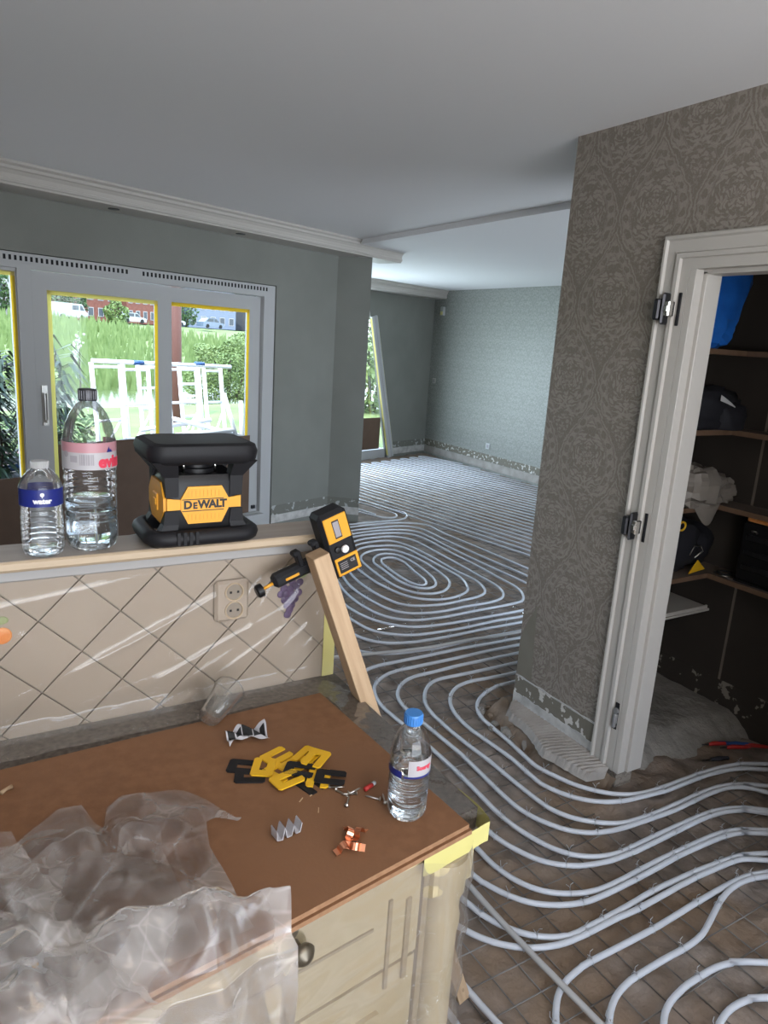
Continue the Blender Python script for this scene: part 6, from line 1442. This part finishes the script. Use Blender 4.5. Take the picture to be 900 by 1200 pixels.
for i, (s, n, w_, h, lean, rz, rg) in enumerate(((.02, 2.75, .42, 1.42, .10, .15, 3), (.26, 2.62, .34, 1.40, .12, -.1, 4), (.58, 2.75, .38, 1.42, .10, .1, 6), (.92, 2.62, .40, 1.41, .12, -.05, 4), (1.16, 2.80, .34, 1.42, .10, .2, 7), (1.40, 2.62, .26, 1.40, .14, 0, 4))):
    frame(FL[i], s, n, w_, h, lean, rz, rg)
rl = thing('scaffold_rail', 'long horizontal aluminium tube lying across the tops of the scaffold frames', 'scaffold tube', EW(.55, 2.5, 1.28))
MB().tube([EW(-.36, 2.56, 1.285), EW(1.50, 2.56, 1.245)], .024, 8).build('tube', G['alu'], rl, True)
for s in (.13, .96): MB().tube([EW(s, 2.56, 1.275), EW(s+.13, 2.56, 1.272)], .027, 8).build('blue_band', G['tarpb'], rl, True)
DL = ['sloping aluminium tube low behind the laser, first of the heap', 'sloping aluminium tube low behind the laser, crossing the others', 'flat aluminium tube low behind the laser', 'steep aluminium tube at the right of the heap', 'short aluminium tube at the right end of the heap']
for i, (a, b) in enumerate((((.05, 2.3, .55), (1.0, 2.3, .62)), ((.30, 2.25, .70), (1.45, 2.25, .40)), ((.2, 2.2, .47), (1.3, 2.2, .50)), ((1.12, 2.2, .95), (1.36, 2.2, .30)), ((1.42, 2.25, .85), (1.46, 2.25, .2)))):
    o = MB().tube([EW(a[0], a[1], a[2]), EW(b[0], b[1], b[2])], .026, 8).build('scaffold_tube', G['alu'], None, True); tag(o, DL[i], 'scaffold tube', 'loose aluminium tubes outside')
# stack that carries the tubes
st_ = thing('tarpaulin_stack', 'dark covered stack with a blue edge under the aluminium tubes', 'tarpaulin', EW(.3, 2.0, -.16))
m2 = MB(); m2.grid(24, 10, lambda u, v: tuple(EW(-.75+2.2*u, 1.75+.55*v, .40+.06*math.sin(u*PI)+.02*math.sin(u*17+v*3)-.25*max(0, .12-u)*4-.25*max(0, u-.9)*4))); m2.build('cover', G['tarp'], st_, True)
wprism(EW, -.6, 1.3, 1.8, 2.25, -.16, .36).build('stack', G['tarp'], st_)
MB().tube([EW(-.78, 1.72, .36), EW(-.2, 1.72, .43), EW(.3, 1.72, .46)], .03, 7).build('teal_edge', G['teal'], st_, True)
bs = thing('blue_stack', 'stack of blue and white plastic lengths outside the left-hand pane', 'stack', EW(-1.95, 1.0, -.16))
for k in range(4): MB().tube([EW(-2.6, 1.0+.05*k, .34+.05*k), EW(-1.62, 1.02+.05*k, .40+.05*k)], .03, 8).build('length', G['tarpb'] if k % 2 == 0 else G['carw'], bs, True)
wprism(EW, -2.6, -1.65, .9, 1.2, -.16, .33).build('crate', G['tarp'], bs)
# brown-red post standing behind the window stile
s, n = plan(.2616*14, 14); o = MB().tube([EW(s, n, -1.3), EW(s, n, 4.2)], .11, 8).build('mooring_post', G['redpost'], None, True); tag(o, 'brown-red post standing in the canal beside the window stile', 'post')
# vehicles on the road
def car(label, x, y, z, L_, H_, W_, mat, van, name):
    s, n = plan(x, y); t = thing(name, label, 'van' if van else 'car', EW(s, n, z), 'vehicles on the road beyond the bank'); t.rotation_euler = (0, 0, WA+.05)
    if van: pr = [(-.5, .12), (.5, .12), (.5, .42), (.43, .55), (.33, .97), (-.48, 1), (-.5, .9)]
    else: pr = [(-.5, .15), (.5, .15), (.5, .42), (.45, .52), (.27, .58), (.12, .97), (-.25, 1), (-.42, .62), (-.5, .58)]
    MB().prism([(a*L_, -W_/2, b*H_) for a, b in pr], (0, W_, 0)).build('body', mat, t, False, True)
    wn_ = [(.02, .62), (.24, .60), (.12, .90), (.02, .92)] if not van else [(.26, .58), (.40, .56), (.32, .88), (.26, .88)]
    MB().prism([(a*L_, -W_/2-.02, b*H_) for a, b in wn_], (0, .03, 0)).build('side_window', G['winglass'], t, False, True)
    wn2 = [(-.02, .62), (-.02, .92), (-.24, .93), (-.36, .64)] if not van else [(.22, .58), (.22, .88), (.02, .88), (.02, .58)]
    MB().prism([(a*L_, -W_/2-.02, b*H_) for a, b in wn2], (0, .03, 0)).build('side_window', G['winglass'], t, False, True)
    for a in (-.3, .31):
        m2 = MB().lathe([(.02, -.1), (.33, -.1), (.33, .1), (.02, .1)], 14); m2.rot(Matrix.Rotation(PI/2, 3, 'X')); m2.v = [(px+a*L_, py-W_/2+.05, pz+.33) for px, py, pz in m2.v]; m2.build('wheel', G['tyre'], t, False, True)
mb = MB(); 
mb.add([EW(-80, 110, 2.05), EW(130, 110, 2.05), EW(130, 132, 2.1), EW(-80, 132, 2.1)], [(0, 1, 2, 3)]); struct(mb, 'road', G['slate'], 'road on top of the bank')
def onroad(px_, d): return (px_*d, d)
k = 112/100
car('white delivery van parked on the road in the sliding pane', 12.76*1.20, 120, 2.08, 5.2, 2.3, 1.9, G['carw'], True, 'delivery_van')
car('blue-grey car parked left of the white van', 8.6*1.20, 120, 2.08, 4.4, 1.5, 1.8, G['carb'], False, 'parked_car')
car('silver car parked right of the round tree', 20.4*1.22, 122, 2.08, 4.4, 1.6, 1.8, G['carw'], False, 'parked_car')
car('pale car parked on the road right of the window stile', 25.6*1.24, 124, 2.08, 4.4, 1.6, 1.8, G['carw'], False, 'parked_car')
car('blue car parked on the road above the big bush', 31.0*1.24, 124, 2.08, 4.6, 1.7, 1.8, G['carb'], False, 'parked_car')
# houses behind the road
def house(label, x, y, w_, d_, h, mat, rows, cols, roof):
    s, n = plan(x, y); t = thing('house', label, 'building', EW(s, n, 2.0), 'houses beyond the road'); t.rotation_euler = (0, 0, WA)
    MB().bx((-w_/2, 0, 0), (w_/2, d_, h)).build('walls', mat, t, False, True)
    MB().prism([(-w_/2-.3, -.4, h), (-w_/2-.3, d_+.4, h), (-w_/2-.3, d_/2, h+roof)], (w_+.6, 0, 0)).build('roof', G['slate'], t, False, True)
    for r in range(rows):
        for c in range(cols):
            x0 = -w_/2+w_*(c+.22)/cols; x1 = -w_/2+w_*(c+.78)/cols; z0 = .9+r*2.9
            wf = MB().bx((x0, -.08, z0), (x1, .02, z0+1.6)).build('window', G['render_w'], t, False, True)
            MB().bx((x0+.12, -.10, z0+.12), (x1-.12, -.06, z0+1.48)).build('pane', G['winglass'], wf, False, True)
house('red brick house behind the white van', 15.2*1.4, 144, 12, 9, 8.5, G['brick'], 3, 6, 4)
house('long red brick house in the middle behind the round tree', 24.4*1.4, 148, 11, 9, 7.5, G['brick'], 2, 7, 4)
house('pale rendered house at the left behind the blue car', 5.6*1.4, 141, 11, 9, 9, G['render_w'], 3, 5, 4)
house('dark blue-grey shop building on the right behind the parked cars', 34*1.4, 152, 12, 9, 7, G['carb'], 2, 5, 3)
house('grey stone house at the far right beyond the big bush', 45*1.4, 158, 14, 9, 8, G['slate'], 2, 6, 3)
house('white rendered house seen through the far room window', 78*1.4, 140, 30, 9, 8, G['render_w'], 2, 8, 3)
# greenery outside the far window
s, n = plan(9.4, 16.5); bush('garden_bush', 'light green bush outside the far room window', s, n, .9, (1.6, 1.0, 1.4), 2600, .10, G['leafl'], 44)
s, n = plan(13.4, 19.0); bush('garden_bush', 'second light green bush outside the far room window', s, n, .9, (1.8, 1.0, 1.5), 2600, .10, G['leafl'], 45)
mb = MB(); mb.prism([FP(-6, -.2, -.2), FP(5, -.2, -.2), FP(5, -8, -.2), FP(-6, -8, -.2)], (0, 0, .05)); struct(mb, 'ground_lawn', G['grass'], 'lawn outside the far room window')
